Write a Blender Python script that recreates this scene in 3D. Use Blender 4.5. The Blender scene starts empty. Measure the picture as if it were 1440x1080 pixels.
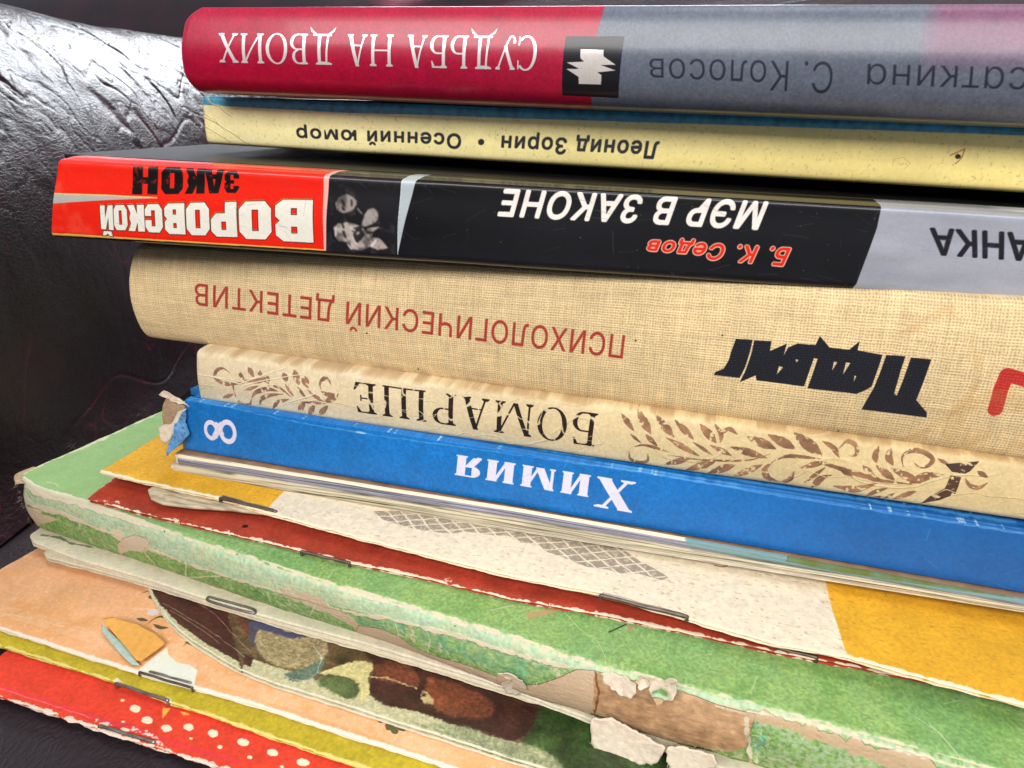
import bpy, bmesh, math, random
import numpy as np
from mathutils import Vector, Matrix
from mathutils.geometry import tessellate_polygon

# ------------------------------------------------------------------ camera, light, exposure
scene = bpy.context.scene
C = scene.collection
MM = 0.001
ZO = 124.0                      # the seat lies at z = 0; the camera is 124 mm above it
R0 = np.array([[0.95483167, 0.13312902, -0.26565607],
               [0.29606965, -0.35016649, 0.8886654],
               [0.0252833, -0.92717856, -0.37376552]])
FPX = 984.4285

cam_d = bpy.data.cameras.new("camera")
cam = bpy.data.objects.new("camera", cam_d)
C.objects.link(cam)
m = Matrix.Identity(4)
for r in range(3):
    m[r][0], m[r][1], m[r][2] = R0[r, 0], -R0[r, 1], -R0[r, 2]
m[2][3] = ZO * MM
cam.matrix_world = m
cam_d.sensor_width = 36.0
cam_d.lens = FPX / 1440 * 36
cam_d.clip_start = 0.005
cam_d.clip_end = 20
cam_d.dof.use_dof = True
cam_d.dof.focus_distance = 0.150
cam_d.dof.aperture_fstop = 60
scene.camera = cam

world = bpy.data.worlds.new("World")
scene.world = world
world.use_nodes = True
wb = world.node_tree.nodes['Background']
wb.inputs[0].default_value = (0.80, 0.88, 1.0, 1)
wb.inputs[1].default_value = 0.38

def area(name, loc, target, sx, sy, power, col):
    d = bpy.data.lights.new(name, 'AREA')
    d.shape = 'RECTANGLE'; d.size = sx; d.size_y = sy
    d.energy = power; d.color = col
    o = bpy.data.objects.new(name, d)
    o.location = loc
    o.rotation_euler = (Vector(target) - Vector(loc)).to_track_quat('-Z', 'Y').to_euler()
    C.objects.link(o)
    return o

area("window_light", (-0.36, 1.40, 0.78), (-0.20, 0.20, 0.12), 0.9, 0.55, 30, (0.90, 0.94, 1.0))
area("room_light", (-0.05, -0.72, 0.74), (-0.03, 0.14, 0.06), 1.5, 0.36, 17.0, (1.0, 0.97, 0.94))
area("added_top_light", (0.10, 0.16, 1.45), (0.0, 0.14, 0.0), 1.0, 0.7, 8.5, (1.0, 0.98, 0.96))  # added overhead lamp for contact shadows under the overhangs; no known fixture

scene.view_settings.view_transform = 'Standard'
scene.view_settings.look = 'None'
scene.view_settings.gamma = 1
scene.view_settings.exposure = 0.0

rng = np.random.RandomState(7)
random.seed(5)

# ------------------------------------------------------------------ photo point -> place
def ray(p):
    return R0 @ np.array([p[0] - 720.0, p[1] - 540.0, FPX])

def onz(p, z):
    d = ray(p); return d * (z / d[2])

class Plane:                                    # a spine's upright plane: y = yc + yaw * x
    def __init__(s, yc, yaw): s.yc, s.yaw = yc, yaw
    def hit(s, p):
        d = ray(p); t = s.yc / (d[1] - s.yaw * d[0]); return d * t

# ------------------------------------------------------------------ noise
def vnoise(h, w, cell, seed, ax=1.0):
    """smooth value noise of h x w, cell in pixels (ax stretches along x)"""
    r = np.random.RandomState(seed)
    cy, cx = max(cell, 1.0), max(cell * ax, 1.0)
    gh, gw = int(h / cy) + 3, int(w / cx) + 3
    g = r.rand(gh, gw).astype(np.float32)
    y = np.arange(h) / cy; x = np.arange(w) / cx
    yi = y.astype(int); xi = x.astype(int)
    fy = (y - yi).astype(np.float32); fx = (x - xi).astype(np.float32)
    fy = fy * fy * (3 - 2 * fy); fx = fx * fx * (3 - 2 * fx)
    a = g[yi][:, xi]; b = g[yi][:, xi + 1]; c = g[yi + 1][:, xi]; d = g[yi + 1][:, xi + 1]
    fy = fy[:, None]; fx = fx[None, :]
    return (a * (1 - fx) + b * fx) * (1 - fy) + (c * (1 - fx) + d * fx) * fy

def fbm(h, w, cell, seed, octv=4, ax=1.0, gain=0.5):
    o = np.zeros((h, w), np.float32); a = 1.0; t = 0
    for k in range(octv):
        if cell < 1: break
        o += a * vnoise(h, w, cell, seed * 31 + k, ax); t += a
        a *= gain; cell /= 2.1
    return o / t

def sm(x, a, b):
    t = np.clip((x - a) / (b - a), 0, 1); return t * t * (3 - 2 * t)

def n1(x, seed, cell):
    r = np.random.RandomState(seed); g = r.rand(4096)
    x = np.asarray(x) / cell + 500; i = np.floor(x).astype(int); f = x - i; f = f * f * (3 - 2 * f)
    return g[i % 4096] * (1 - f) + g[(i + 1) % 4096] * f - 0.5

# ------------------------------------------------------------------ print canvases
def rgb(*c):
    return np.array(c, np.float32) / 255.0

class Canvas:
    """a sheet of print in surface millimetres; row 0 is the lowest t"""
    def __init__(s, s0, s1, t0, t1, res, mapper, base):
        s.s0, s.s1, s.t0, s.t1, s.res = s0, s1, t0, t1, res
        s.W = int((s1 - s0) * res); s.H = int((t1 - t0) * res)
        s.map = mapper
        s.col = np.empty((s.H, s.W, 3), np.float32); s.col[:] = base
        s.hgt = np.zeros((s.H, s.W), np.float32)
        s.rough = None; s.metal = None
        s.grain = fbm(s.H, s.W, res * 0.5, 3, 3)
    def pts(s, P):
        o = []
        for p in P:
            a = s.map(p); o.append(((a[0] - s.s0) * s.res, (a[1] - s.t0) * s.res))
        return np.array(o)
    def scale(s, p, vert=False):                # canvas pixels per photo pixel at p
        if vert:
            a = s.pts([p, (p[0], p[1] + 3)]); return np.hypot(*(a[1] - a[0])) / 3
        a = s.pts([p, (p[0] + 4, p[1])]); return np.hypot(*(a[1] - a[0])) / 4
    def noise(s, mm, seed, octv=4, ax=1.0):
        return fbm(s.H, s.W, mm * s.res, seed, octv, ax)
    def box(s, x0, y0, x1, y1):
        return max(0, int(x0)), max(0, int(y0)), min(s.W, int(x1) + 1), min(s.H, int(y1) + 1)
    def tri_mask(s, tris, ss=3):                # canvas coords, union of many small triangles
        T = np.array(tris); x0, y0, x1, y1 = s.box(T[..., 0].min() - 2, T[..., 1].min() - 2, T[..., 0].max() + 2, T[..., 1].max() + 2)
        if x1 <= x0 or y1 <= y0: return None
        ins = np.zeros(((y1 - y0) * ss, (x1 - x0) * ss), bool); H, Wd = ins.shape
        for t in T:
            q = (t - (x0, y0)) * ss - .5
            a0, b0 = max(0, int(np.floor(q[:, 0].min()))), max(0, int(np.floor(q[:, 1].min())))
            a1, b1 = min(Wd, int(np.ceil(q[:, 0].max())) + 1), min(H, int(np.ceil(q[:, 1].max())) + 1)
            if a1 <= a0 or b1 <= b0: continue
            X = np.arange(a0, a1)[None, :]; Y = np.arange(b0, b1)[:, None]; m1 = np.zeros((b1 - b0, a1 - a0), bool)
            for i in range(3):
                (ax, ay), (bx, by) = q[i], q[(i + 1) % 3]
                if ay == by: continue
                m1 ^= ((Y >= min(ay, by)) & (Y < max(ay, by))) & (X < ax + (Y - ay) * (bx - ax) / (by - ay))
            ins[b0:b1, a0:a1] |= m1
        return x0, y0, x1, y1, ins.reshape(y1 - y0, ss, x1 - x0, ss).mean((1, 3)).astype(np.float32)
    def poly_mask(s, rings, ss=2):              # canvas coords, even-odd
        allp = np.concatenate(rings)
        x0, y0, x1, y1 = s.box(allp[:, 0].min() - 2, allp[:, 1].min() - 2, allp[:, 0].max() + 2, allp[:, 1].max() + 2)
        if x1 <= x0 or y1 <= y0: return None
        w, h = (x1 - x0) * ss, (y1 - y0) * ss
        X = (x0 + (np.arange(w) + .5) / ss)[None, :]; Y = y0 + (np.arange(h) + .5) / ss
        ins = np.zeros((h, w), bool)
        for rg in rings:
            for (ax, ay), (bx, by) in zip(rg, np.roll(rg, -1, 0)):
                if ay == by: continue
                lo, hi = (ay, by) if ay < by else (by, ay)
                rows = np.nonzero((Y >= lo) & (Y < hi))[0]
                if not len(rows): continue
                r0, r1 = rows[0], rows[-1] + 1
                xc = ax + (Y[r0:r1] - ay) * (bx - ax) / (by - ay)
                ins[r0:r1] ^= X < xc[:, None]
        mk = ins.reshape(y1 - y0, ss, x1 - x0, ss).mean((1, 3)).astype(np.float32)
        return x0, y0, x1, y1, mk
    def stroke_mask(s, P, rad):                 # canvas coords, radius per point
        P = np.asarray(P, float); rad = np.broadcast_to(np.asarray(rad, float), (len(P),))
        rm = rad.max() + 2
        x0, y0, x1, y1 = s.box(P[:, 0].min() - rm, P[:, 1].min() - rm, P[:, 0].max() + rm, P[:, 1].max() + rm)
        if x1 <= x0 or y1 <= y0: return None
        mk = np.zeros((y1 - y0, x1 - x0), np.float32)
        for (a, b, ra, rb) in zip(P[:-1], P[1:], rad[:-1], rad[1:]):
            u0, v0, u1, v1 = s.box(min(a[0], b[0]) - rm, min(a[1], b[1]) - rm, max(a[0], b[0]) + rm, max(a[1], b[1]) + rm)
            if u1 <= u0 or v1 <= v0: continue
            X = np.arange(u0, u1)[None, :] + .5; Y = np.arange(v0, v1)[:, None] + .5
            d = b - a; L = max(d @ d, 1e-6)
            t = np.clip(((X - a[0]) * d[0] + (Y - a[1]) * d[1]) / L, 0, 1)
            dist = np.hypot(X - a[0] - t * d[0], Y - a[1] - t * d[1]) - (ra + (rb - ra) * t)
            sub = mk[v0 - y0:v1 - y0, u0 - x0:u1 - x0]
            np.maximum(sub, np.clip(.5 - dist, 0, 1), out=sub)
        return x0, y0, x1, y1, mk
    def paint(s, M, color, alpha=1.0, tex=None, metal=None, rough=None, hgt=0):
        if M is None: return
        x0, y0, x1, y1, mk = M
        a = mk * alpha
        if tex is not None: a = a * tex[y0:y1, x0:x1]
        c = np.asarray(color, np.float32)
        if c.ndim == 3: c = c[y0:y1, x0:x1]
        s.col[y0:y1, x0:x1] += (c - s.col[y0:y1, x0:x1]) * a[..., None]
        if metal is not None and s.metal is not None:
            s.metal[y0:y1, x0:x1] += (metal - s.metal[y0:y1, x0:x1]) * a
        if rough is not None and s.rough is not None:
            s.rough[y0:y1, x0:x1] += (rough - s.rough[y0:y1, x0:x1]) * a
        if hgt: s.hgt[y0:y1, x0:x1] += hgt * a
    # --- in photo points
    def poly(s, P, color, jag=0, seed=1, **k):
        Q = s.pts(dense(P, 3) if jag else P)
        if jag:
            L = np.arange(len(Q)) * 1.0
            Q = Q + np.stack([n1(L, seed, 2.2) + .6 * n1(L, seed + 5, .9), n1(L, seed + 9, 2.2) + .6 * n1(L, seed + 7, .9)], 1) * jag * s.res * .12
        s.paint(s.poly_mask([Q]), color, **k)
    def soft(s, P, color, mm, **k):             # a brushed patch with a soft edge
        M = s.poly_mask([s.pts(smooth(list(P) + [P[0]], 4))], 1)
        if M is None: return
        x0, y0, x1, y1, mk = M; r = max(1, int(mm * s.res)); X0, Y0, X1, Y1 = max(0, x0 - 3 * r), max(0, y0 - 3 * r), min(s.W, x1 + 3 * r), min(s.H, y1 + 3 * r)
        o = np.zeros((Y1 - Y0, X1 - X0), np.float32); o[y0 - Y0:y1 - Y0, x0 - X0:x1 - X0] = mk
        for _ in range(3):
            for ax in (0, 1):
                n = o.shape[ax]; kk = min(r, n - 1)
                c = np.cumsum(np.concatenate([np.repeat(np.take(o, [0], ax), kk + 1, ax), o, np.repeat(np.take(o, [-1], ax), kk, ax)], ax), ax)
                o = (np.take(c, np.arange(2 * kk + 1, 2 * kk + 1 + n), ax) - np.take(c, np.arange(0, n), ax)) / (2 * kk + 1)
        br = s.noise(.7, 23)[Y0:Y1, X0:X1]; o = sm(o + (br - .5) * .5, .25, .75)
        s.paint((X0, Y0, X1, Y1, o), color, **k)
    def line(s, P, w, color, jag=0, seed=1, vert=False, **k):   # w = full width in photo px (scalar or per point)
        P = list(P); sc = s.scale(P[len(P) // 2], vert)
        w = np.broadcast_to(np.asarray(w, float), (len(P),))
        D = dense(P, 2 if jag else 4, closed=False)
        tt = np.linspace(0, 1, len(D)); Wd = np.interp(tt, np.linspace(0, 1, len(P)), w)
        Q = s.pts(D)
        if jag:
            L = np.arange(len(Q)) * .5
            Wd = Wd * (1 + jag * 1.0 * (n1(L, seed, 2.7) + .9 * n1(L, seed + 3, .9) + .5 * n1(L, seed + 4, .45)))
            Q = Q + np.stack([n1(L, seed + 1, 2.5), n1(L, seed + 2, 2.5)], 1) * jag * sc * 1.5
        s.paint(s.stroke_mask(Q, np.maximum(Wd * sc / 2, .2)), color, **k)
    def leaf(s, P, w, color, **k):
        P = smooth(P); n = len(P); t = np.linspace(0, 1, n)
        prof = np.sin(np.pi * np.clip(t, .03, .97)) ** .8
        s.line(P, np.maximum(w * prof, .6), color, **k)
    def blob(s, c, rx, ry, color, ang=0, jag=0, seed=1, **k):
        a = np.linspace(0, 2 * np.pi, 28, endpoint=False); ca, sa = math.cos(ang), math.sin(ang)
        r = 1 + jag * n1(np.arange(28) * 1.0, seed, 2)
        P = [(c[0] + ca * rx * q * math.cos(t) - sa * ry * q * math.sin(t), c[1] + sa * rx * q * math.cos(t) + ca * ry * q * math.sin(t)) for t, q in zip(a, r)]
        s.paint(s.poly_mask([s.pts(P)]), color, **k)
    def quad_map(s, q, P):                      # q = (start baseline, start top, end baseline, end top) photo points
        (a, b, c, d) = [np.array(v, float) for v in q]
        o = []
        for x, y in P:
            o.append((a * (1 - x) + c * x) * (1 - y) + (b * (1 - x) + d * x) * y)
        return s.pts(o)
    def glyphs(s, shapes, width, q, color, bold=0, **k):
        if isinstance(shapes, np.ndarray):
            P = s.quad_map(q, [(a / width, b) for a, b in shapes.reshape(-1, 2)]).reshape(-1, 3, 2)
            M = s.tri_mask(P)
            if M is not None and bold:
                mk = M[4]; pad = np.pad(mk, 6); out = mk.copy(); r = abs(bold); n = int(math.ceil(r))
                for dy in range(-n, n + 1):
                    for dx in range(-n, n + 1):
                        wgt = min(1, max(0, r + .5 - math.hypot(dx, dy)))
                        if wgt <= 0: continue
                        sh = pad[6 + dy:6 + dy + mk.shape[0], 6 + dx:6 + dx + mk.shape[1]]
                        out = np.maximum(out, sh * wgt) if bold > 0 else np.minimum(out, 1 - (1 - sh) * wgt)
                M = M[:4] + (out,)
            s.paint(M, color, **k); return
        for rings in shapes:
            R = [s.quad_map(q, np.stack([rg[:, 0] / width, rg[:, 1]], 1)) for rg in rings]
            s.paint(s.poly_mask(R, 3), color, **k)
    def scuff(s, n, color, seed, lmin=.5, lmax=5, alpha=.5):    # short hair scratches, mostly along the spine
        r = np.random.RandomState(seed)
        for _ in range(n):
            x, y = r.uniform(0, s.W), r.uniform(0, s.H); a = r.normal(0, .35) if r.rand() < .7 else r.uniform(0, 3.14); l = r.uniform(lmin, lmax) * s.res
            P = np.array([(x + math.cos(a) * l * t + r.normal(0, .6), y + math.sin(a) * l * t + r.normal(0, .6)) for t in (0, .35, .7, 1)])
            s.paint(s.stroke_mask(P, r.uniform(.2, .7)), color, alpha=alpha * r.uniform(.3, 1))
    def speck(s, mm, amt, color, seed, thr=.72):
        n = fbm(s.H, s.W, mm * s.res, seed, 2)
        s.col += (np.asarray(color, np.float32) - s.col) * (sm(n, thr, thr + .08) * amt)[..., None]
    def vary(s, mm, amt, seed, ax=1.0):
        n = s.noise(mm, seed, 4, ax) - .5
        s.col *= (1 + amt * 2 * n)[..., None]
    def warp(s, mm, cell, seed, blur=0.0, region=None):   # roughen and soften painted outlines, as brushwork and wear do
        x0, y0, x1, y1 = (0, 0, s.W, s.H) if region is None else s.box(*region)
        dx = (s.noise(cell, seed, 4) - .5)[y0:y1, x0:x1] * 2 * mm * s.res; dy = (s.noise(cell, seed + 1, 4) - .5)[y0:y1, x0:x1] * 2 * mm * s.res
        Y, X = np.mgrid[y0:y1, x0:x1]
        X = np.clip(X + dx, 0, s.W - 1.001); Y = np.clip(Y + dy, 0, s.H - 1.001); xi = X.astype(int); yi = Y.astype(int); fx = (X - xi)[..., None]; fy = (Y - yi)[..., None]
        xj = np.minimum(xi + 1, s.W - 1); yj = np.minimum(yi + 1, s.H - 1)
        o = (s.col[yi, xi] * (1 - fx) + s.col[yi, xj] * fx) * (1 - fy) + (s.col[yj, xi] * (1 - fx) + s.col[yj, xj] * fx) * fy
        k = int(blur * s.res)
        for _ in range(2 if k else 0):
            for ax in (0, 1):
                c = np.cumsum(np.concatenate([np.repeat(np.take(o, [0], ax), k + 1, ax), o, np.repeat(np.take(o, [-1], ax), k, ax)], ax), ax)
                n = o.shape[ax]; o = (np.take(c, np.arange(2 * k + 1, 2 * k + 1 + n), ax) - np.take(c, np.arange(0, n), ax)) / (2 * k + 1)
        s.col[y0:y1, x0:x1] = o
    def image(s, name):
        def mk(nm, arr, cs):
            im = bpy.data.images.new(nm, s.W, s.H, alpha=False); im.colorspace_settings.name = cs
            px = np.ones((s.H, s.W, 4), np.float32)
            px[..., :3] = np.clip(arr if arr.ndim == 3 else arr[..., None], 0, 1)
            im.pixels.foreach_set(px.ravel()); im.update(); im.pack()
            return im
        out = {'col': mk(name + '_print', s.col, 'sRGB'), 'hgt': mk(name + '_relief', s.hgt + .5, 'Non-Color')}
        if s.rough is not None or s.metal is not None:
            z = np.zeros((s.H, s.W, 3), np.float32)
            if s.metal is not None: z[..., 0] = s.metal
            if s.rough is not None: z[..., 1] = s.rough
            out['mr'] = mk(name + '_finish', z, 'Non-Color')
        return out

def dense(P, step, closed=True):
    P = [np.array(p, float) for p in P]; o = []
    n = len(P) if closed else len(P) - 1
    for i in range(n):
        a, b = P[i], P[(i + 1) % len(P)]; k = max(1, int(np.hypot(*(b - a)) / step))
        for j in range(k): o.append(a + (b - a) * j / k)
    if not closed: o.append(P[-1])
    return o

def smooth(P, n=6):
    P = [np.array(p, float) for p in P]
    if len(P) == 2:
        return [P[0] + (P[1] - P[0]) * t for t in np.linspace(0, 1, 9)]
    Q = [2 * P[0] - P[1]] + P + [2 * P[-1] - P[-2]]; o = []
    for i in range(1, len(Q) - 2):
        for t in np.linspace(0, 1, n, endpoint=False):
            a, b, c, d = Q[i - 1:i + 3]
            o.append(.5 * (2 * b + (c - a) * t + (2 * a - 5 * b + 4 * c - d) * t * t + (3 * b - a - 3 * c + d) * t ** 3))
    o.append(P[-1]); return o

# ------------------------------------------------------------------ lettering
def font_shapes(txt, offset=0.0, shear=0.0, spacing=1.0, ref='Н'):
    """outlines of Blender's own built-in face as even-odd rings; heights in units of ref's height"""
    def tris(body):
        cu = bpy.data.curves.new('lettering', 'FONT'); cu.body = body; cu.offset = offset; cu.shear = shear
        cu.space_character = spacing; cu.resolution_u = 4
        o = bpy.data.objects.new('lettering', cu); C.objects.link(o)
        dg = bpy.context.evaluated_depsgraph_get(); me = o.evaluated_get(dg).to_mesh()
        me.calc_loop_triangles()
        V = np.array([v.co[:2] for v in me.vertices]); T = np.array([V[list(t.vertices)] for t in me.loop_triangles])
        o.evaluated_get(dg).to_mesh_clear(); bpy.data.objects.remove(o); bpy.data.curves.remove(cu)
        return T
    h = .542 if ref == 'н' else tris(ref)[..., 1].max()
    T = tris(txt.replace('н', 'и'))             # the built-in н fills badly: stand an и there, then build н from bars
    for i, ch in enumerate(txt):
        if ch != 'н': continue
        xr = tris(txt[:i].replace('н', 'и') + 'и')[..., 0].max(); xl = xr - .437
        T = T[~((T[..., 0].min(1) > xl - .02) & (T[..., 0].max(1) < xr + .02))]
        for a, b_, c, d in ((xl, 0, xl + .088, .542), (xr - .088, 0, xr, .542), (xl + .05, .238, xr - .05, .319)):
            T = np.concatenate([T, np.array([[(a, b_), (c, b_), (c, d)], [(a, b_), (c, d), (a, d)]])])
    x0, x1 = T[..., 0].min(), T[..., 0].max()
    T[..., 0] -= x0
    return T / h, (x1 - x0) / h

def rect(x0, y0, x1, y1): return [np.array([(x0, y0), (x1, y0), (x1, y1), (x0, y1)], float)]
def diag(x0, y0, x1, y1, w):
    return [np.array([(x0 - w / 2, y0), (x0 + w / 2, y0), (x1 + w / 2, y1), (x1 - w / 2, y1)], float)]
def arc(cx, cy, rx, ry, wx, wy, a0=0, a1=360):
    a = np.radians(np.linspace(a0, a1, 40))
    o = np.stack([cx + rx * np.cos(a), cy + ry * np.sin(a)], 1)
    i = np.stack([cx + (rx - wx) * np.cos(a), cy + (ry - wy) * np.sin(a)], 1)
    if a1 - a0 >= 360: return [o[:-1], i[:-1]]
    return [np.concatenate([o, i[::-1]])]
def serif(cx, y, w, up, th=.045, br=.05):       # flat serif centred at cx on line y; up = +1 grows upwards
    h = w / 2
    return [np.array([(cx - h, y), (cx + h, y), (cx + h, y + up * th), (cx + h * .45, y + up * (th + br)), (cx - h * .45, y + up * (th + br)), (cx - h, y + up * th)], float)]

def serif_glyph(ch, T, t, sw):
    """hand-built roman capitals: T stem, t hairline, sw serif width"""
    g = []
    def st(x, w=T, y0=0, y1=1, s0=True, s1=True):
        g.append(rect(x, y0, x + w, y1))
        if s0: g.append(serif(x + w / 2, y0, sw + w - T * .5, 1, t * .8))
        if s1: g.append(serif(x + w / 2, y1, sw + w - T * .5, -1, t * .8))
    m0 = sw / 2
    if ch in 'НИЙ':
        W = .72 + T * .3
        st(m0); st(m0 + W - T)
        if ch == 'Н': g.append(rect(m0, .5 - t / 2, m0 + W, .5 + t / 2))
        else: g.append(diag(m0 + T * .9, .06, m0 + W - T * .9, .94, t * 1.5))
        return g, W + sw
    if ch == 'Ш':
        W = 1.05 + T * .4
        st(m0, s0=False); st(m0 + (W - T) / 2, s0=False); st(m0 + W - T, s0=False)
        g.append(rect(m0 - T * .4, 0, m0 + W + T * .4, t)); return g, W + sw
    if ch == 'М':
        W = .88 + T * .3
        st(m0, t * 1.3); st(m0 + W - T)
        g.append(diag(m0 + T * .4, 1, m0 + W * .47, .02, T)); g.append(diag(m0 + W - T * .5, 1, m0 + W * .5, .02, t * 1.3)); return g, W + sw
    if ch == 'О':
        g.append(arc(.42, .5, .42, .52, T * 1.05, t)); return g, .86
    if ch == 'С':
        g.append(arc(.42, .5, .42, .52, T * 1.05, t, 48, 312))
        g.append(rect(.68, .72, .68 + t, .98)); g.append(rect(.68, .02, .68 + t, .28)); return g, .76
    if ch == 'Р':
        st(m0, s1=True); x = m0 + T
        g.append(rect(x - .01, 1 - t, x + .2, 1)); g.append(rect(x - .01, .46, x + .2, .46 + t))
        g.append(arc(x + .18, .73, .27, .27, T, t, -90, 90)); return g, x + .5
    if ch in 'ЬЯБВ':
        st(m0, s1=ch != 'Я'); x = m0 + T; c = .29 if ch != 'В' else .27
        g.append(rect(x - .01, 0, x + .2, t)); g.append(rect(x - .01, 2 * c - t, x + .2, 2 * c))
        g.append(arc(x + .18, c, .29, c, T, t, -90, 90))
        if ch == 'В':
            g.append(rect(x - .01, 1 - t, x + .16, 1)); g.append(arc(x + .14, .76, .25, .24, T * .9, t, -90, 90))
        if ch == 'Б':
            g.append(rect(m0, 1 - t, x + .38, 1)); g.append([np.array([(x + .38, 1), (x + .41, .78), (x + .36, .80), (x + .28, 1 - t)])])
        return g, x + .52
    if ch == 'Е':
        st(m0); x = m0 + T
        g.append(rect(m0, 0, x + .36, t)); g.append(rect(m0, 1 - t, x + .34, 1)); g.append(rect(m0, .5 - t / 2, x + .22, .5 + t / 2))
        g.append([np.array([(x + .36, 0), (x + .42, .26), (x + .37, .24), (x + .25, t)])])
        g.append([np.array([(x + .34, 1), (x + .36, .78), (x + .32, .8), (x + .24, 1 - t)])])
        g.append(rect(x + .20, .40, x + .22 + t * .4, .60)); return g, x + .46
    if ch == 'А':
        g.append(diag(.14, 0, .40, 1, t * 1.3)); g.append(diag(.68, 0, .40, 1.02, T * 1.1)); g.append(rect(.22, .33, .60, .33 + t))
        g.append(serif(.14, 0, sw, 1, t * .8)); g.append(serif(.68, 0, sw * 1.15, 1, t * .8)); return g, .84
    if ch == 'Х':
        g.append(diag(.14, 1, .66, 0, T * 1.15)); g.append(diag(.64, 1, .14, 0, t * 1.4))
        for x in (.14, .65): g.append(serif(x, 0, sw * 1.15, 1, t * .8)); g.append(serif(x, 1, sw * 1.15, -1, t * .8))
        return g, .80
    if ch == 'У':
        g.append(diag(.12, 1, .42, .30, T * 1.05)); g.append(diag(.68, 1, .33, .14, t * 1.4))
        g.append(serif(.12, 1, sw, -1, t * .8)); g.append(serif(.68, 1, sw * .9, -1, t * .8))
        g.append(arc(.20, .14, .14, .16, t * 1.2, t * 1.2, 180, 360)); g.append(arc(.085, .17, .055, .065, .0549, .0649)); return g, .80
    if ch == 'Д':
        g.append(rect(.50, .05, .50 + T, 1)); g.append(diag(.24, .06, .30, 1, t * 1.5)); g.append(serif(.4, 1, .62, -1, t)); g.append(rect(.10, 0, .82, t * 1.3))
        for sgn in (0, 1):
            P = np.array([(.14, .0), (.02, -.08), (-.04, -.24), (.10, -.10), (.24, -.01)])
            if sgn: P = np.array([(.92 - a, b) for a, b in P])
            g.append([P])
        return g, .94
    if ch == 'я':
        st(.56 - T * .2, s0=True, s1=True); x = .56 - T * .2
        g.append(rect(.30, 1 - t, x, 1)); g.append(rect(.30, .46, x, .46 + t)); g.append(arc(.30, .73, .26, .27, T, t, 90, 270))
        g.append(diag(.16, .05, .38, .48, T * 1.0)); g.append(serif(.12, 0, sw * .7, 1, t * .8)); return g, .56 + T + m0
    return g, .4

def serif_text(txt, T, t, sw, gap=.06, sizes=None):
    shapes = []; x = 0
    for i, ch in enumerate(txt):
        if ch == ' ': x += .42; continue
        k = sizes[i] if sizes else 1.0
        g, w = serif_glyph(ch, T / k, t / k, sw / k)
        for part in g: shapes.append([np.stack([r[:, 0] * k + x, r[:, 1] * k], 1) for r in part])
        x += w * k + gap
    return shapes, x - gap

def block_glyph(ch):
    """heavy cut-corner capitals in a unit box"""
    c = .2; O = [(0, c), (c, 0), (1 - c, 0), (1, c), (1, 1 - c), (1 - c, 1), (c, 1), (0, 1 - c)]
    s = .40
    G = {
        'О': [O, [(s, .22), (1 - s, .22), (1 - s, .78), (s, .78)]],
        'В': [[(0, 0), (.8, 0), (1, .14), (1, .40), (.88, .5), (1, .6), (1, .86), (.8, 1), (0, 1)], [(.42, .2), (.58, .2), (.58, .36), (.42, .36)], [(.42, .64), (.58, .64), (.58, .8), (.42, .8)]],
        'Р': [[(0, 0), (.45, 0), (.45, .32), (.8, .32), (1, .5), (1, .84), (.8, 1), (0, 1)], [(.42, .56), (.6, .56), (.6, .8), (.42, .8)]],
        'С': [[(0, c), (c, 0), (1 - c, 0), (1, c), (1, .42), (.62, .42), (.62, .22), (.42, .22), (.42, .78), (.62, .78), (.62, .56), (1, .56), (1, 1 - c), (1 - c, 1), (c, 1), (0, 1 - c)]],
        'К': [[(0, 0), (.42, 0), (.42, .34), (.6, 0), (1, 0), (.82, .3), (.9, .5), (.82, .7), (1, 1), (.6, 1), (.42, .66), (.42, 1), (0, 1)]],
        'Й': [[(0, 0), (.38, 0), (.62, .5), (.62, 0), (1, 0), (1, 1), (.62, 1), (.38, .5), (.38, 1), (0, 1)], [(.1, 1.25), (.2, 1.06), (.8, 1.06), (.9, 1.25), (.65, 1.25), (.5, 1.15), (.35, 1.25)]],
        'З': [[(0, c), (c, 0), (1 - c, 0), (1, c), (1, .42), (.88, .5), (1, .58), (1, 1 - c), (1 - c, 1), (c, 1), (0, 1 - c), (0, .68), (.38, .68), (.38, .82), (.6, .82), (.6, .58), (.35, .58), (.35, .42), (.6, .42), (.6, .18), (.38, .18), (.38, .34), (0, .34)]],
        'А': [[(0, 0), (.36, 0), (.40, .2), (.60, .2), (.64, 0), (1, 0), (.74, 1), (.26, 1)], [(.44, .4), (.56, .4), (.5, .74)]],
        'Н': [[(0, 0), (.4, 0), (.4, .38), (.6, .38), (.6, 0), (1, 0), (1, 1), (.6, 1), (.6, .62), (.4, .62), (.4, 1), (0, 1)]],
    }
    return [np.array(r, float) for r in G[ch]]

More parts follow.
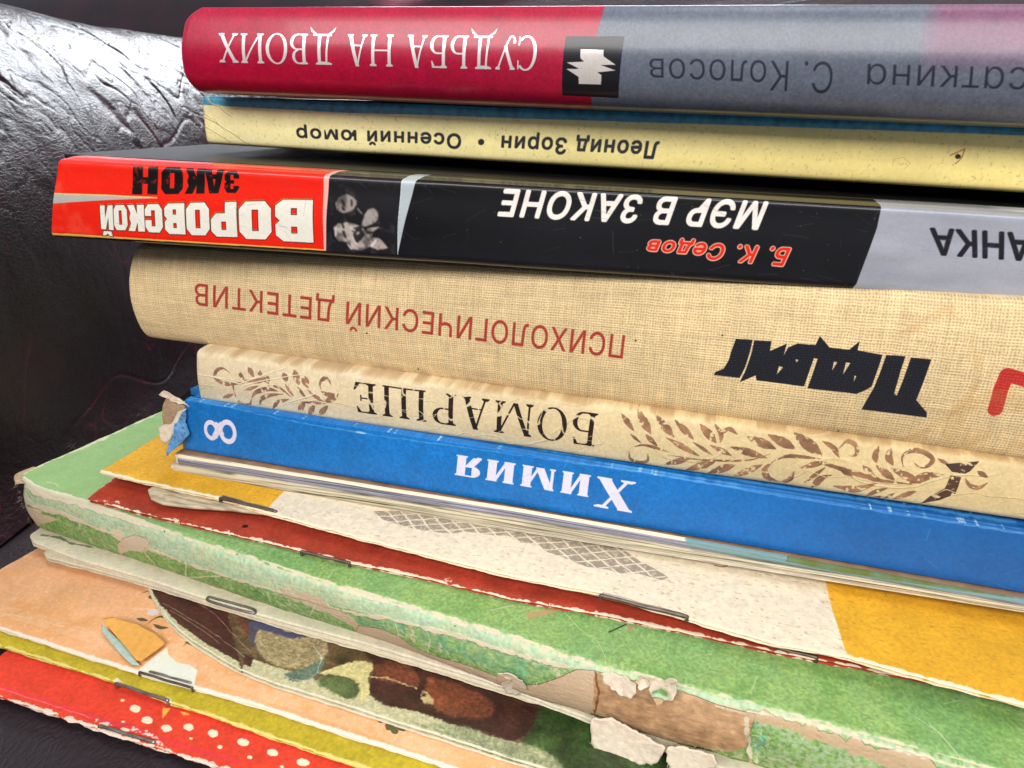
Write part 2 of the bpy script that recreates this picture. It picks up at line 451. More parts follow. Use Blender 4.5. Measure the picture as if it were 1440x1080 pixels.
# ------------------------------------------------------------------ materials
def material(name, base=(.5, .5, .5), rough=.6, spec=.4, img=None, bump=.0, bump_dist=.0003, grain=0.0, grain_scale=900, coat=0.0, coat_rough=.1, metal=0.0, sheen=0.0, uvname='print'):
    mt = bpy.data.materials.new(name); mt.use_nodes = True
    nt = mt.node_tree; N = nt.nodes; L = nt.links; b = N['Principled BSDF']
    b.inputs['Roughness'].default_value = rough
    b.inputs['Metallic'].default_value = metal
    b.inputs['Specular IOR Level'].default_value = spec
    b.inputs['Coat Weight'].default_value = coat; b.inputs['Coat Roughness'].default_value = coat_rough
    b.inputs['Sheen Weight'].default_value = sheen
    tc = N.new('ShaderNodeTexCoord')
    no = N.new('ShaderNodeTexNoise'); no.inputs['Scale'].default_value = grain_scale; no.inputs['Detail'].default_value = 3
    L.new(tc.outputs['Object'], no.inputs['Vector'])
    no2 = N.new('ShaderNodeTexNoise'); no2.inputs['Scale'].default_value = grain_scale * .12; no2.inputs['Detail'].default_value = 4
    L.new(tc.outputs['Object'], no2.inputs['Vector'])
    mr = N.new('ShaderNodeMapRange'); mr.inputs[1].default_value = .25; mr.inputs[2].default_value = .75
    mr.inputs[3].default_value = 1 - grain; mr.inputs[4].default_value = 1 + grain
    L.new(no.outputs['Fac'], mr.inputs[0])
    mr2 = N.new('ShaderNodeMapRange'); mr2.inputs[1].default_value = .3; mr2.inputs[2].default_value = .7
    mr2.inputs[3].default_value = 1 - grain * .5; mr2.inputs[4].default_value = 1 + grain * .5
    L.new(no2.outputs['Fac'], mr2.inputs[0])
    mu = N.new('ShaderNodeMath'); mu.operation = 'MULTIPLY'; L.new(mr.outputs[0], mu.inputs[0]); L.new(mr2.outputs[0], mu.inputs[1])
    vm = N.new('ShaderNodeVectorMath'); vm.operation = 'SCALE'; L.new(mu.outputs[0], vm.inputs['Scale'])
    if img:
        ti = N.new('ShaderNodeTexImage'); ti.image = img['col']; ti.extension = 'EXTEND'; ti.interpolation = 'Linear'
        uv = N.new('ShaderNodeUVMap'); uv.uv_map = uvname; L.new(uv.outputs[0], ti.inputs[0]); L.new(ti.outputs[0], vm.inputs[0])
        if 'mr' in img:
            t2 = N.new('ShaderNodeTexImage'); t2.image = img['mr']; t2.extension = 'EXTEND'; L.new(uv.outputs[0], t2.inputs[0])
            sp = N.new('ShaderNodeSeparateColor'); L.new(t2.outputs[0], sp.inputs[0])
            L.new(sp.outputs[0], b.inputs['Metallic']); L.new(sp.outputs[1], b.inputs['Roughness'])
    else:
        vm.inputs[0].default_value = base
    L.new(vm.outputs[0], b.inputs['Base Color'])
    if bump:
        bp = N.new('ShaderNodeBump'); bp.inputs['Strength'].default_value = bump; bp.inputs['Distance'].default_value = bump_dist
        if img:
            t3 = N.new('ShaderNodeTexImage'); t3.image = img['hgt']; t3.extension = 'EXTEND'; L.new(uv.outputs[0], t3.inputs[0])
            ad = N.new('ShaderNodeMath'); ad.operation = 'MULTIPLY_ADD'; ad.inputs[1].default_value = .15
            L.new(no.outputs['Fac'], ad.inputs[0]); L.new(t3.outputs[0], ad.inputs[2]); L.new(ad.outputs[0], bp.inputs['Height'])
        else: L.new(no.outputs['Fac'], bp.inputs['Height'])
        L.new(bp.outputs[0], b.inputs['Normal'])
    return mt

paper = material('paper_edge', (.72, .64, .50), .85, .2, bump=.3, grain=.10)
paper_grey = material('pale_paper', (.62, .58, .52), .8, .2, bump=.3, grain=.10)
board = material('grey_board', (.44, .31, .19), .9, .1, bump=.5, grain=.22, grain_scale=1500)
torn = material('torn_paper', (.72, .62, .48), .95, .08, bump=.5, bump_dist=.0004, grain=.12, grain_scale=900)
steel = material('staple_steel', (.36, .33, .30), .36, .5, bump=.2, grain=.3, grain_scale=500, metal=.9)
rusty = material('dark_staple_steel', (.16, .12, .10), .45, .5, bump=.3, grain=.4, grain_scale=500, metal=.7)

# ------------------------------------------------------------------ mesh builders
def link(name, me, mat, parent=None, smooth_shade=True):
    o = bpy.data.objects.new(name, me); C.objects.link(o)
    if mat: me.materials.append(mat)
    if smooth_shade: me.shade_smooth()
    if parent: o.parent = parent
    return o

def mesh(name, V, F, uv=None, uvname='print'):
    me = bpy.data.meshes.new(name)
    me.from_pydata([tuple(v) for v in V], [], F)
    if uv is not None:
        l = me.uv_layers.new(name=uvname); li = np.empty(len(me.loops), np.int32); me.loops.foreach_get('vertex_index', li)
        l.data.foreach_set('uv', np.asarray(uv, np.float32)[li].ravel())
    me.update(); return me

def W(P):                                       # mm, camera-centred -> metres on the seat
    P = np.asarray(P, float); return (P + np.array([0, 0, ZO])) * MM

def thing(name, label, cat, loc, group=None):
    o = bpy.data.objects.new(name, None); C.objects.link(o)
    o.empty_display_size = .01
    o['label'] = label; o['category'] = cat
    if group: o['group'] = group
    o.location = Vector(W(loc))
    return o

def local(o, V):                                # world metres -> parent's space (parents carry translation only)
    return np.asarray(V) - np.array(o.location)

def grid_shell(name, G, UV, off, mat, parent, sharp=False):
    """G: (n,m,3) outer surface in mm; off: inward offset vector field -> closed shell"""
    n, m_ = G.shape[:2]
    B = G + off
    V = np.concatenate([G.reshape(-1, 3), B.reshape(-1, 3)]); uv = np.concatenate([UV.reshape(-1, 2)] * 2)
    I = np.arange(n * m_).reshape(n, m_); J = I + n * m_; F = []
    a, b, c, d = I[:-1, :-1].ravel(), I[1:, :-1].ravel(), I[1:, 1:].ravel(), I[:-1, 1:].ravel()
    F += list(zip(a, b, c, d))
    a, b, c, d = J[:-1, :-1].ravel(), J[1:, :-1].ravel(), J[1:, 1:].ravel(), J[:-1, 1:].ravel()
    F += list(zip(d, c, b, a))
    ring = list(I[:, 0]) + list(I[-1, 1:]) + list(I[-2::-1, -1]) + list(I[0, -2:0:-1])
    for p, q in zip(ring, ring[1:] + ring[:1]): F.append((q, p, p + n * m_, q + n * m_))
    F = [tuple(int(k) for k in f) for f in F]
    me = mesh(name, local(parent, W(V)), F, uv)
    bm = bmesh.new(); bm.from_mesh(me); bmesh.ops.recalc_face_normals(bm, faces=bm.faces); bm.to_mesh(me); bm.free()
    o = link(name, me, mat, parent); return o

def hexa(name, P, mat, parent, bevel=.3, seg=2):
    """P: 8 corners in mm (bottom 4, top 4)"""
    F = [(3, 2, 1, 0), (4, 5, 6, 7), (0, 1, 5, 4), (1, 2, 6, 5), (2, 3, 7, 6), (3, 0, 4, 7)]
    me = mesh(name, local(parent, W(P)), F)
    bm = bmesh.new(); bm.from_mesh(me)
    bmesh.ops.bevel(bm, geom=bm.edges[:], offset=bevel * MM, segments=seg, affect='EDGES', profile=.6)
    bmesh.ops.recalc_face_normals(bm, faces=bm.faces); bm.to_mesh(me); bm.free()
    o = link(name, me, mat, parent, False); return o

def tube(name, P, r, mat, parent, sides=8):
    P = [np.array(p, float) for p in P]; V = []; F = []
    for i, p in enumerate(P):
        d = P[min(i + 1, len(P) - 1)] - P[max(i - 1, 0)]; d /= np.linalg.norm(d)
        u = np.cross(d, [0.1, 0, 1.0]); u /= np.linalg.norm(u); v = np.cross(d, u)
        for k in range(sides):
            a = 2 * math.pi * k / sides; V.append(p + r * (math.cos(a) * u + math.sin(a) * v))
    for i in range(len(P) - 1):
        for k in range(sides):
            a, b = i * sides + k, i * sides + (k + 1) % sides; F.append((a, b, b + sides, a + sides))
    F.append(tuple(range(sides))[::-1]); F.append(tuple(range(len(V) - sides, len(V))))
    return link(name, mesh(name, local(parent, W(V)), F), mat, parent)

def staple(P0, P1, parent, surf, mat=steel, r=.32, lift=.12, name='staple'):
    """surf(photo point) -> point on the paper; legs bend into it"""
    a, b = surf(P0), surf(P1); up = np.array([0, 0, 1.0])
    d = b - a
    path = [a - up * .9, a + up * (lift - .1), a + d * .04 + up * lift]
    path += [a + d * t + up * (lift + .12 * math.sin(t * 9)) for t in (.3, .5, .7)]
    path += [a + d * .96 + up * lift, b + up * (lift - .1), b - up * .9]
    o = tube(name, smooth(path, 4), r, mat, parent); return o

# ---- a book lying flat with its spine to the camera
class Book:
    def __init__(s, name, label, yc, yaw, TL, TR, BL, BR, xr, base, res=10, group=None):
        s.pl = Plane(yc, yaw)
        s.P = [s.pl.hit(q) for q in (TL, TR, BL, BR)]
        s.x0 = min(s.P[0][0], s.P[2][0]); s.xr = xr
        (tl, tr, bl, br) = s.P
        s.ft = lambda x: tl[2] + (tr[2] - tl[2]) * (x - tl[0]) / (tr[0] - tl[0])
        s.fb = lambda x: bl[2] + (br[2] - bl[2]) * (x - bl[0]) / (br[0] - bl[0])
        s.tlx, s.blx = tl[0], bl[0]
        s.h = abs(s.ft(0) - s.fb(0))
        def mp(p):
            q = s.pl.hit(p); x = q[0]; return x, (q[2] - s.fb(x)) / (s.ft(x) - s.fb(x)) * s.h
        s.cv = Canvas(s.x0 - 1, min(xr, 75), 0, s.h, res, mp, base)
        s.e = thing(name, label, 'book', ((s.x0 + xr) / 2, yc, s.fb(0)), group)
    def spine(s, prof, mat, thick=1.2, nx=220, end_round=1.5, wob=.1, seed=3, xoff=None, name='spine', shift=-.6):
        """prof: list of (dy, v): dy back from the plane in mm, v height fraction"""
        pr = np.array(smooth([(a, b) for a, b in prof], 5)); m_ = len(pr)
        G = np.zeros((nx, m_, 3)); UV = np.zeros((nx, m_, 2))
        u = np.linspace(0, 1, nx); u = np.where(u < .1, u, u)
        for j, (dy, v) in enumerate(pr):
            xl = s.blx + (s.tlx - s.blx) * np.clip(v, 0, 1)
            xl = xl + shift
            if xoff is not None: xl = xl + xoff(v)
            x = xl + (s.xr - xl) * u
            zt, zb = s.ft(x), s.fb(x); z = zb + (zt - zb) * v
            dd = x - xl; er = np.where(dd < end_round, 1 - np.sqrt(np.clip(1 - (1 - dd / end_round) ** 2, 0, 1)), 0) * end_round * .8
            y = s.pl.yc + s.pl.yaw * x + dy + er + wob * (n1(x, seed, 14) + .5 * n1(x + v * 9, seed + 1, 5))
            z = z + wob * .6 * n1(x, seed + 2, 18)
            G[:, j] = np.stack([x, y, z], 1)
            UV[:, j, 0] = (x - s.cv.s0) / (s.cv.s1 - s.cv.s0); UV[:, j, 1] = np.clip(v, .004, .996)
        off = np.zeros_like(G); off[..., 1] = thick
        return grid_shell(name, G, UV, off, mat, s.e)
    def slab(s, name, ztop, zbot, y0, depth, mat, inset=0, bevel=.5):
        """ztop/zbot: functions of x (mm); a board behind the spine"""
        x0, x1 = s.x0 + inset, s.xr - inset; P = []
        for z in (zbot, ztop):
            for x, d in ((x0, y0), (x1, y0), (x1, depth), (x0, depth)):
                P.append((x, s.pl.yc + s.pl.yaw * x + d, z(x)))
        return hexa(name, P, mat, s.e, bevel)

def finish_book(b, cover_mat, y0=5, depth=128, t=2.2, top_off=0.0, bot_off=0.0, page_mat=paper, front_name='front_cover', back_name='back_cover', inset=0):
    b.slab(front_name, lambda x: b.ft(x) - top_off, lambda x: b.ft(x) - top_off - t, y0, depth, cover_mat, inset)
    b.slab(back_name, lambda x: b.fb(x) + bot_off + t, lambda x: b.fb(x) + bot_off, y0, depth, cover_mat, inset)
    b.slab('page_block', lambda x: b.ft(x) - top_off - t - .1, lambda x: b.fb(x) + bot_off + t + .1, 2.5, depth - 4, page_mat, 4, .2)

# ---- flat sheets / thin booklets lying one on the other
class Sheet:
    def __init__(s, name, label, cat, z, front, left, xr, depth, base, res=8, thick=1.2, back_view=75, group=None, bump=.35):
        """front: photo points of the front edge, left to right; left: photo point further back on the left edge"""
        s.z = z; s.th = thick
        F = [onz(p, z)[:2] for p in front]
        s.F = F; s.left = onz(left, z)[:2] if left is not None else None
        s.xr = xr; s.depth = depth
        xs = [f[0] for f in F] + ([s.left[0]] if left is not None else []); ys = [f[1] for f in F]
        s.cv = Canvas(min(xs) - 3, min(xr, 75), min(ys) - 3, min(ys) + back_view, res, lambda p: onz(p, z)[:2], base)
        s.e = thing(name, label, cat, (F[0][0], F[0][1], z - thick), group)
    def outline(s, jag=.18, seed=1, corner=1.2):
        F = [np.array(f) for f in s.F]
        d = F[-1] - F[-2]; d /= np.linalg.norm(d)
        k = (s.xr - F[-1][0]) / d[0]; FR = F + ([F[-1] + d * k] if k > 0 else [])
        ld = (s.left - F[0]) if s.left is not None else np.array([0, 1.0]); ld = ld / np.linalg.norm(ld)
        BL = F[0] + ld * s.depth; BR = FR[-1] + np.array([0.02, 1.0]) * s.depth
        a = F[0] + ld * corner; f1 = FR[1] - FR[0]; f1 = f1 / np.linalg.norm(f1); b_ = F[0] + f1 * corner
        P = [a, a * .25 + b_ * .25 + F[0] * .5, b_] + FR[1:] + [BR, BL]
        D = np.array(dense(P, .8))
        L = np.arange(len(D)) * .8; nx = .8 * n1(L, seed, 1.9) + .8 * n1(L, seed + 1, 6) + .35 * n1(L, seed + 2, .9)
        T = np.roll(D, -1, 0) - np.roll(D, 1, 0); T /= np.linalg.norm(T, axis=1)[:, None] + 1e-9
        Nn = np.stack([T[:, 1], -T[:, 0]], 1)       # outward for counter-clockwise order (front, right, back, left)
        return D + Nn * (nx * jag * 2)[:, None], Nn
    def plate(s, name, mat, dz=0.0, th=None, inset=0.0, jag=.18, seed=1, round_=.35, corner=1.2, parent=None, zf=None):
        th = th or s.th
        D, Nn = s.outline(jag, seed, corner); D = D - Nn * inset
        top = s.z + dz; n = len(D)
        rings = [(D - Nn * round_ * .8, top - th), (D, top - th + min(round_, th / 2)), (D, top - min(round_, th / 2)), (D - Nn * round_ * .4, top - .08), (D - Nn * round_, top)]
        V = []
        for ring, z in rings:
            for q in ring: V.append((q[0], q[1], z + (zf(q[0], q[1]) if zf else 0)))
        F = []
        for k in range(len(rings) - 1):
            for i in range(n):
                j = (i + 1) % n; F.append((k * n + i, k * n + j, (k + 1) * n + j, (k + 1) * n + i))
        tri = tessellate_polygon([[Vector((q[0], q[1], 0)) for q in rings[-1][0]]])
        o4 = (len(rings) - 1) * n
        F += [tuple(o4 + k for k in t) for t in tri]; F += [tuple(k for k in t) for t in tri]
        V = np.array(V)
        uv = np.stack([(V[:, 0] - s.cv.s0) / (s.cv.s1 - s.cv.s0), (V[:, 1] - s.cv.t0) / (s.cv.t1 - s.cv.t0)], 1)
        p = parent or s.e
        me = mesh(name, local(p, W(V)), F, uv)
        bm = bmesh.new(); bm.from_mesh(me); bmesh.ops.recalc_face_normals(bm, faces=bm.faces)
        for f in bm.faces: f.smooth = len(f.verts) == 4
        bm.to_mesh(me); bm.free()
        return link(name, me, mat, p, False)
    def surf(s, p): return onz(p, s.z)

def flap(name, P, mapper, parent, mat, out, lift=1.5, th=.14, hinge=None, seed=1, uvf=None, rough=.1, edge=.5):
    """a torn curl of paper: P photo outline, mapper -> 3D mm on the surface, out = unit vector away from it"""
    Q = np.array([mapper(p) for p in dense(P, 3)]); n = len(Q); c = Q.mean(0)
    L = np.arange(n) * 1.0
    JT = np.stack([n1(L, seed, 1.7), n1(L, seed + 1, 1.7), n1(L, seed + 2, 1.7)], 1) * edge
    H = np.array(mapper(hinge)) if hinge is not None else None
    out = np.array(out, float); out /= np.linalg.norm(out)
    rad = np.linalg.norm(Q - (H if H is not None else c), axis=1).max()
    R = [0.0, .2, .4, .6, .8, .92, 1.0]; V = []
    for r in R[1:]:
        for i, q in enumerate(Q):
            p = c + (q - c) * r + JT[i] * r ** 5
            dd = np.linalg.norm(p - (H if H is not None else c)) / rad
            p = p + out * (lift * dd ** 1.7 + .25 + rough * (n1(i * 1.0 + r * 9, seed + 4, 2.2)) * r)
            V.append(p)
    p0 = c; dd = np.linalg.norm(p0 - (H if H is not None else c)) / rad
    V.append(p0 + out * (lift * dd ** 1.7 + .25)); ci = len(V) - 1; F = []
    for i in range(n): F.append((ci, i, (i + 1) % n))
    for k in range(len(R) - 2):
        for i in range(n):
            j = (i + 1) % n; F.append((k * n + i, (k + 1) * n + i, (k + 1) * n + j, k * n + j))
    m_ = len(V); V = np.array(V); V2 = V - out * th
    F2 = [tuple(m_ + q for q in reversed(f)) for f in F]; last = (len(R) - 2) * n
    S = [(last + i, m_ + last + i, m_ + last + (i + 1) % n, last + (i + 1) % n) for i in range(n)]
    A = np.concatenate([V, V2])
    uv = np.array([uvf(v) for v in A]) if uvf else np.zeros((len(A), 2))
    me = mesh(name, local(parent, W(A)), F + F2 + S, uv)
    bm = bmesh.new(); bm.from_mesh(me); bmesh.ops.recalc_face_normals(bm, faces=bm.faces); bm.to_mesh(me); bm.free()
    return link(name, me, mat, parent)

# ================================================================== the seat
def leather_mat(name, base, red, rough, bump=.5, scale=620):
    mt = bpy.data.materials.new(name); mt.use_nodes = True
    nt = mt.node_tree; N = nt.nodes; L = nt.links; b = N['Principled BSDF']
    tc = N.new('ShaderNodeTexCoord')
    mp = N.new('ShaderNodeMapping'); mp.inputs['Scale'].default_value = (1, .6, 1.2); L.new(tc.outputs['Object'], mp.inputs[0])
    vo = N.new('ShaderNodeTexVoronoi'); vo.feature = 'DISTANCE_TO_EDGE'; vo.inputs['Scale'].default_value = scale
    no = N.new('ShaderNodeTexNoise'); no.inputs['Scale'].default_value = 180; no.inputs['Detail'].default_value = 8; no.inputs['Roughness'].default_value = .65
    L.new(mp.outputs[0], no.inputs['Vector'])
    wv = N.new('ShaderNodeVectorMath'); wv.operation = 'MULTIPLY_ADD'; wv.inputs[1].default_value = (.004, .004, .004)
    L.new(no.outputs['Color'], wv.inputs[0]); L.new(mp.outputs[0], wv.inputs[2]); L.new(wv.outputs[0], vo.inputs['Vector'])
    n3 = N.new('ShaderNodeTexNoise'); n3.inputs['Scale'].default_value = 22; n3.inputs['Detail'].default_value = 6; L.new(tc.outputs['Object'], n3.inputs['Vector'])
    at = N.new('ShaderNodeAttribute'); at.attribute_name = 'crease'
    cr = N.new('ShaderNodeValToRGB'); cr.color_ramp.elements[0].position = .44; cr.color_ramp.elements[1].position = .70
    L.new(n3.outputs['Fac'], cr.inputs[0])
    m1 = N.new('ShaderNodeMath'); m1.operation = 'MULTIPLY'; L.new(at.outputs['Fac'], m1.inputs[0]); L.new(cr.outputs[0], m1.inputs[1])
    m2 = N.new('ShaderNodeMath'); m2.operation = 'MULTIPLY_ADD'; m2.inputs[1].default_value = .10; L.new(cr.outputs[0], m2.inputs[0]); L.new(m1.outputs[0], m2.inputs[2]); m2.use_clamp = True
    mix = N.new('ShaderNodeMix'); mix.data_type = 'RGBA'; mix.inputs['A'].default_value = (*base, 1); mix.inputs['B'].default_value = (*red, 1)
    L.new(m2.outputs[0], mix.inputs['Factor']); L.new(mix.outputs['Result'], b.inputs['Base Color'])
    mr = N.new('ShaderNodeMapRange'); mr.inputs[3].default_value = rough - .10; mr.inputs[4].default_value = rough + .14
    L.new(no.outputs['Fac'], mr.inputs[0]); L.new(mr.outputs[0], b.inputs['Roughness'])
    vs = N.new('ShaderNodeMapRange'); vs.inputs[1].default_value = 0; vs.inputs[2].default_value = .25; L.new(vo.outputs['Distance'], vs.inputs[0])
    ad = N.new('ShaderNodeMath'); ad.operation = 'MULTIPLY_ADD'; ad.inputs[1].default_value = .8; L.new(no.outputs['Fac'], ad.inputs[0]); L.new(vs.outputs[0], ad.inputs[2])
    bp = N.new('ShaderNodeBump'); bp.inputs['Strength'].default_value = bump; bp.inputs['Distance'].default_value = .00032
    L.new(ad.outputs[0], bp.inputs['Height']); L.new(bp.outputs[0], b.inputs['Normal'])
    b.inputs['Specular IOR Level'].default_value = .42
    b.inputs['Coat Weight'].default_value = .15; b.inputs['Coat Roughness'].default_value = .35
    return mt

leather = leather_mat('oxblood_black_leather', (.012, .0045, .007), (.22, .018, .045), .38, .28)
leather_seat = leather_mat('worn_seat_leather', (.020, .013, .017), (.06, .015, .026), .55, .45)

sofa = thing('sofa', 'dark oxblood leather sofa with creased shiny arm behind the pile of books', 'sofa', (-190, 150, -124))

def ridged(h, w, cell, seed, ax=1.0, warp=0.0, ang=0.0):
    """crease network sampled in a rotated, warped frame"""
    y, x = np.mgrid[0:h, 0:w].astype(np.float32)
    wx = fbm(h, w, cell * 2.2, seed + 50, 3) - .5; wy = fbm(h, w, cell * 2.2, seed + 60, 3) - .5
    x2 = x + wx * warp; y2 = y + wy * warp
    ca, sa = math.cos(ang), math.sin(ang)
    u = (ca * x2 + sa * y2) / (cell * ax) + 300; v = (-sa * x2 + ca * y2) / cell + 300
    r = np.random.RandomState(seed); g = r.rand(997).astype(np.float32)
    ui = np.floor(u).astype(int); vi = np.floor(v).astype(int); fu = u - ui; fv = v - vi
    fu = fu * fu * (3 - 2 * fu); fv = fv * fv * (3 - 2 * fv)
    G = lambda i, j: g[(i * 131 + j * 313 + (i * j) % 71) % 997]
    a = (G(ui, vi) * (1 - fu) + G(ui + 1, vi) * fu) * (1 - fv) + (G(ui, vi + 1) * (1 - fu) + G(ui + 1, vi + 1) * fu) * fv
    return 1 - np.abs(2 * a - 1)

def leather_sheet(name, n, m_, fn, amp, mat, seed, crease):
    """fn(u,v)-> point and normal arrays (mm)"""
    u, v = np.meshgrid(np.linspace(0, 1, n), np.linspace(0, 1, m_), indexing='ij')
    P = fn(u, v)
    du = np.gradient(P, axis=0); dv = np.gradient(P, axis=1)
    Nn = np.cross(du, dv); Nn /= np.linalg.norm(Nn, axis=2)[..., None] + 1e-9
    P = P + Nn * (amp * crease[0])[..., None]
    V = P.reshape(-1, 3); I = np.arange(n * m_).reshape(n, m_)
    a, b, c, d = I[:-1, :-1].ravel(), I[1:, :-1].ravel(), I[1:, 1:].ravel(), I[:-1, 1:].ravel()
    F = np.stack([a, b, c, d], 1)
    me = bpy.data.meshes.new(name)
    me.from_pydata(local(sofa, W(V)).tolist(), [], F.tolist())
    at = me.attributes.new('crease', 'FLOAT', 'POINT'); at.data.foreach_set('value', crease[1].astype(np.float32).ravel())
    me.update()
    return link(name, me, mat, sofa)

# arm: runs away from the camera, leaning left, with a bulging shoulder
YA = -0.27
ZK = np.array([-124, -110, -90, -60, -30, -8, 8, 20, 28, 33, 35, 33.5, 20, -40, -124])
OK = np.array([6, 0, 2, 4, 2, -4, -11, -21, -32, -48, -75, -110, -150, -168, -172])
_s = np.linspace(0, len(ZK) - 1, 400); _k = np.exp(-np.linspace(-2, 2, 67) ** 2); _k /= _k.sum()
ZS = np.convolve(np.pad(np.interp(_s, np.arange(len(ZK)), ZK), 33, mode='reflect', reflect_type='odd'), _k, 'valid')
OS = np.convolve(np.pad(np.interp(_s, np.arange(len(ZK)), OK), 33, mode='reflect', reflect_type='odd'), _k, 'valid')
def arm_fn(u, v):                               # u along y, v up the section
    t = np.where(v < .88, v / .88 * 11, 11 + (v - .88) / .12 * 3)
    zz = np.interp(t, _s, ZS); oo = np.interp(t, _s, OS)
    y = np.where(u < .08, -150 + 210 * u / .08, 60 + 380 * (u - .08) / .92)
    x = -196 + YA * (y - 118) + oo
    z = zz + 3.5 * np.sin(y / 60.0) * sm(v, .3, .9) - .028 * (y - 200) * sm(v, .2, .9)
    return np.stack([x, y, z], 2)
nA, mA = 760, 460
fold = ridged(nA, mA, 30, 11, 7.0, 46, math.radians(-36))
fold2 = ridged(nA, mA, 15, 12, 4.5, 34, math.radians(-28))
fold3 = ridged(nA, mA, 8, 14, 2.6, 18, math.radians(-58))
net = ridged(nA, mA, 60, 13, 1.0, 60)
vv = np.linspace(0, 1, mA)[None, :]
_b1 = sm(fbm(nA, mA, 50, 71, 3), .38, .58); _b2 = sm(fbm(nA, mA, 30, 72, 3), .40, .58)
k1 = sm(fold, .90, 1.0) * _b1; k2 = sm(fold2, .86, 1.0) * _b2; k3 = sm(net, .96, 1.0); k4 = sm(fold3, .80, 1.0)
top = sm(vv, .22, .42)
H = -(k1 * .75 * top + k2 * .42 * (top * .85 + .15) + k4 * .24 * (top * .7 + .3) + k3 * .45 * (1 - top * .4)) + (fold2 * .25 + fold3 * .10) * top + (fbm(nA, mA, 110, 4) - .5) * 4 + (fbm(nA, mA, 5, 5, 2) - .5) * .16
H = -H                                          # grid winding faces the books
crease_attr = np.clip((k3 + .8 * sm(ridged(nA, mA, 26, 33, 2.0, 30, .6), .955, 1.0)) * (1 - top * .7) + k1 * .3 + k2 * .15 * top, 0, 1)
leather_sheet('arm', nA, mA, arm_fn, -1.0, leather, 1, (H, crease_attr))

def seat_fn(u, v):
    x = -420 + 720 * u; y = -80 + 640 * v
    z = -122.6 - .00012 * (y - 150) ** 2 * (y < 150) - 5.5 * sm(-x, 176, 215)
    return np.stack([x, y, z + 0 * u], 2)
nS, mS = 420, 380
sf = ridged(nS, mS, 22, 21, 2.0, 20); 
leather_sheet('seat_cushion', nS, mS, seat_fn, 1.0, leather_seat, 2, (-(sm(sf, .93, 1) * .6) + (fbm(nS, mS, 5, 22, 3) - .5) * .5 - .4, sm(sf, .93, 1)))

def back_fn(u, v):                              # the back cushion beyond the arm
    x = -1100 + 1700 * u
    t = v * math.pi
    y = 560 + 60 * np.cos(t) ** 2 * np.sign(v - .5) * (v > .5) - 26 * np.sin(t)
    z = -60 + 190 * v + 10 * np.sin(x / 130)
    y = y - .10 * (x + 300)
    return np.stack([x, y + 0 * z, z], 2)
nB, mB = 300, 160
bf = ridged(nB, mB, 26, 31, 4.0, 30, math.radians(80))
leather_sheet('back_cushion', nB, mB, back_fn, -1.0, leather, 3, (-(bf * 4 + sm(bf, .9, 1) * 2), sm(bf, .93, 1)))

# ================================================================== hardback with crimson and grey jacket (topmost)
b = Book('hardcover_book', 'crimson and grey glossy hardback with silver title, topmost of the pile', 145.0, -.017, (267, 8), (1440, 2), (268, 128), (1440, 176), 96, rgb(166, 16, 52), 12)
cv = b.cv; cv.metal = np.zeros((cv.H, cv.W), np.float32); cv.rough = np.full((cv.H, cv.W), .32, np.float32)
grey = np.empty_like(cv.col); ty = np.linspace(0, 1, cv.H)[:, None]
grey[:] = rgb(92, 98, 112); g1 = cv.noise(14, 3); grey += ((g1 - .5) * .04)[..., None]
cv.poly([(853, -14), (838, 60), (825, 190), (1700, 260), (1700, -40)], grey)
pk = cv.noise(9, 8, 3)
xx = np.arange(cv.W)[None, :] / cv.res + cv.s0; pr = sm(xx, cv.map((1290, 30))[0], cv.map((1330, 30))[0]) * sm(ty, .35, .75)
cv.col += (rgb(128, 66, 98) - cv.col) * (pr * .75)[..., None]
# coarse and fine random mottling over the whole jacket
cv.vary(3, .06, 4); cv.vary(.35, .12, 5)
g, w = serif_text('СУДЬБА НА ДВОИХ', .125, .052, .20, .045)
Q = [(759, 51.5), (756, 99.5), (310, 47), (313, 88)]
Qs = [(q[0] + .8, q[1] + 1.2) for q in Q]
cv.glyphs(g, w, Qs, rgb(90, 8, 30), alpha=.55)
cv.glyphs(g, w, Q, rgb(238, 232, 228), metal=.4, rough=.25, hgt=.12)
cv.poly([(797, 51.5), (879, 52), (869, 138), (790, 134)], rgb(18, 16, 22), rough=.3)
z2 = lambda L: [(480 + x / 3, y / 3) for x, y in L]
cv.poly(z2([(1015, 210), (1112, 212), (1112, 240), (1163, 276), (1100, 276), (1162, 299), (1085, 307), (1102, 318), (1098, 357), (1005, 355), (1005, 325), (955, 292), (1010, 292), (957, 265), (1030, 262), (1015, 248)]), rgb(222, 212, 205), metal=.3, rough=.3)
for s_, sz, q in (('С. Колосов', 'С', [(1171, 88), (1168, 133), (914, 82.5), (914, 119)]), ('сɑткинɑ', 'н', [(1442, 95.5), (1440, 127), (1218, 90.5), (1217, 119)])):
    g, w = font_shapes(s_, spacing=1.06, ref=sz)
    cv.glyphs(g, w, q, rgb(34, 34, 48), bold=-1.2)
mt = material('glossy_jacket', img=cv.image('crimson'), rough=.26, spec=.5, bump=.25, bump_dist=.0002, grain=.07, grain_scale=2600, coat=.08, coat_rough=.09)
b.spine([(9, .995), (5.5, .995), (1.9, .992), (1.15, .965), (.1, .86), (-1.0, .66), (-1.5, .5), (-1.2, .33), (-.2, .17), (1.4, .06), (3.2, .0), (6, -.02), (9, -.03)], mt, 1.0, wob=.12, end_round=1.0,
        xoff=lambda v: -1.3 + 3.4 * max(0, (v - .78) / .22) ** 2 + 1.2 * max(0, (.25 - v) / .25) ** 2)
finish_book(b, material('crimson_board', (.30, .008, .035), .5, .3, bump=.2, grain=.1), y0=9.5, depth=138, t=2.6, top_off=.6, bot_off=.2)

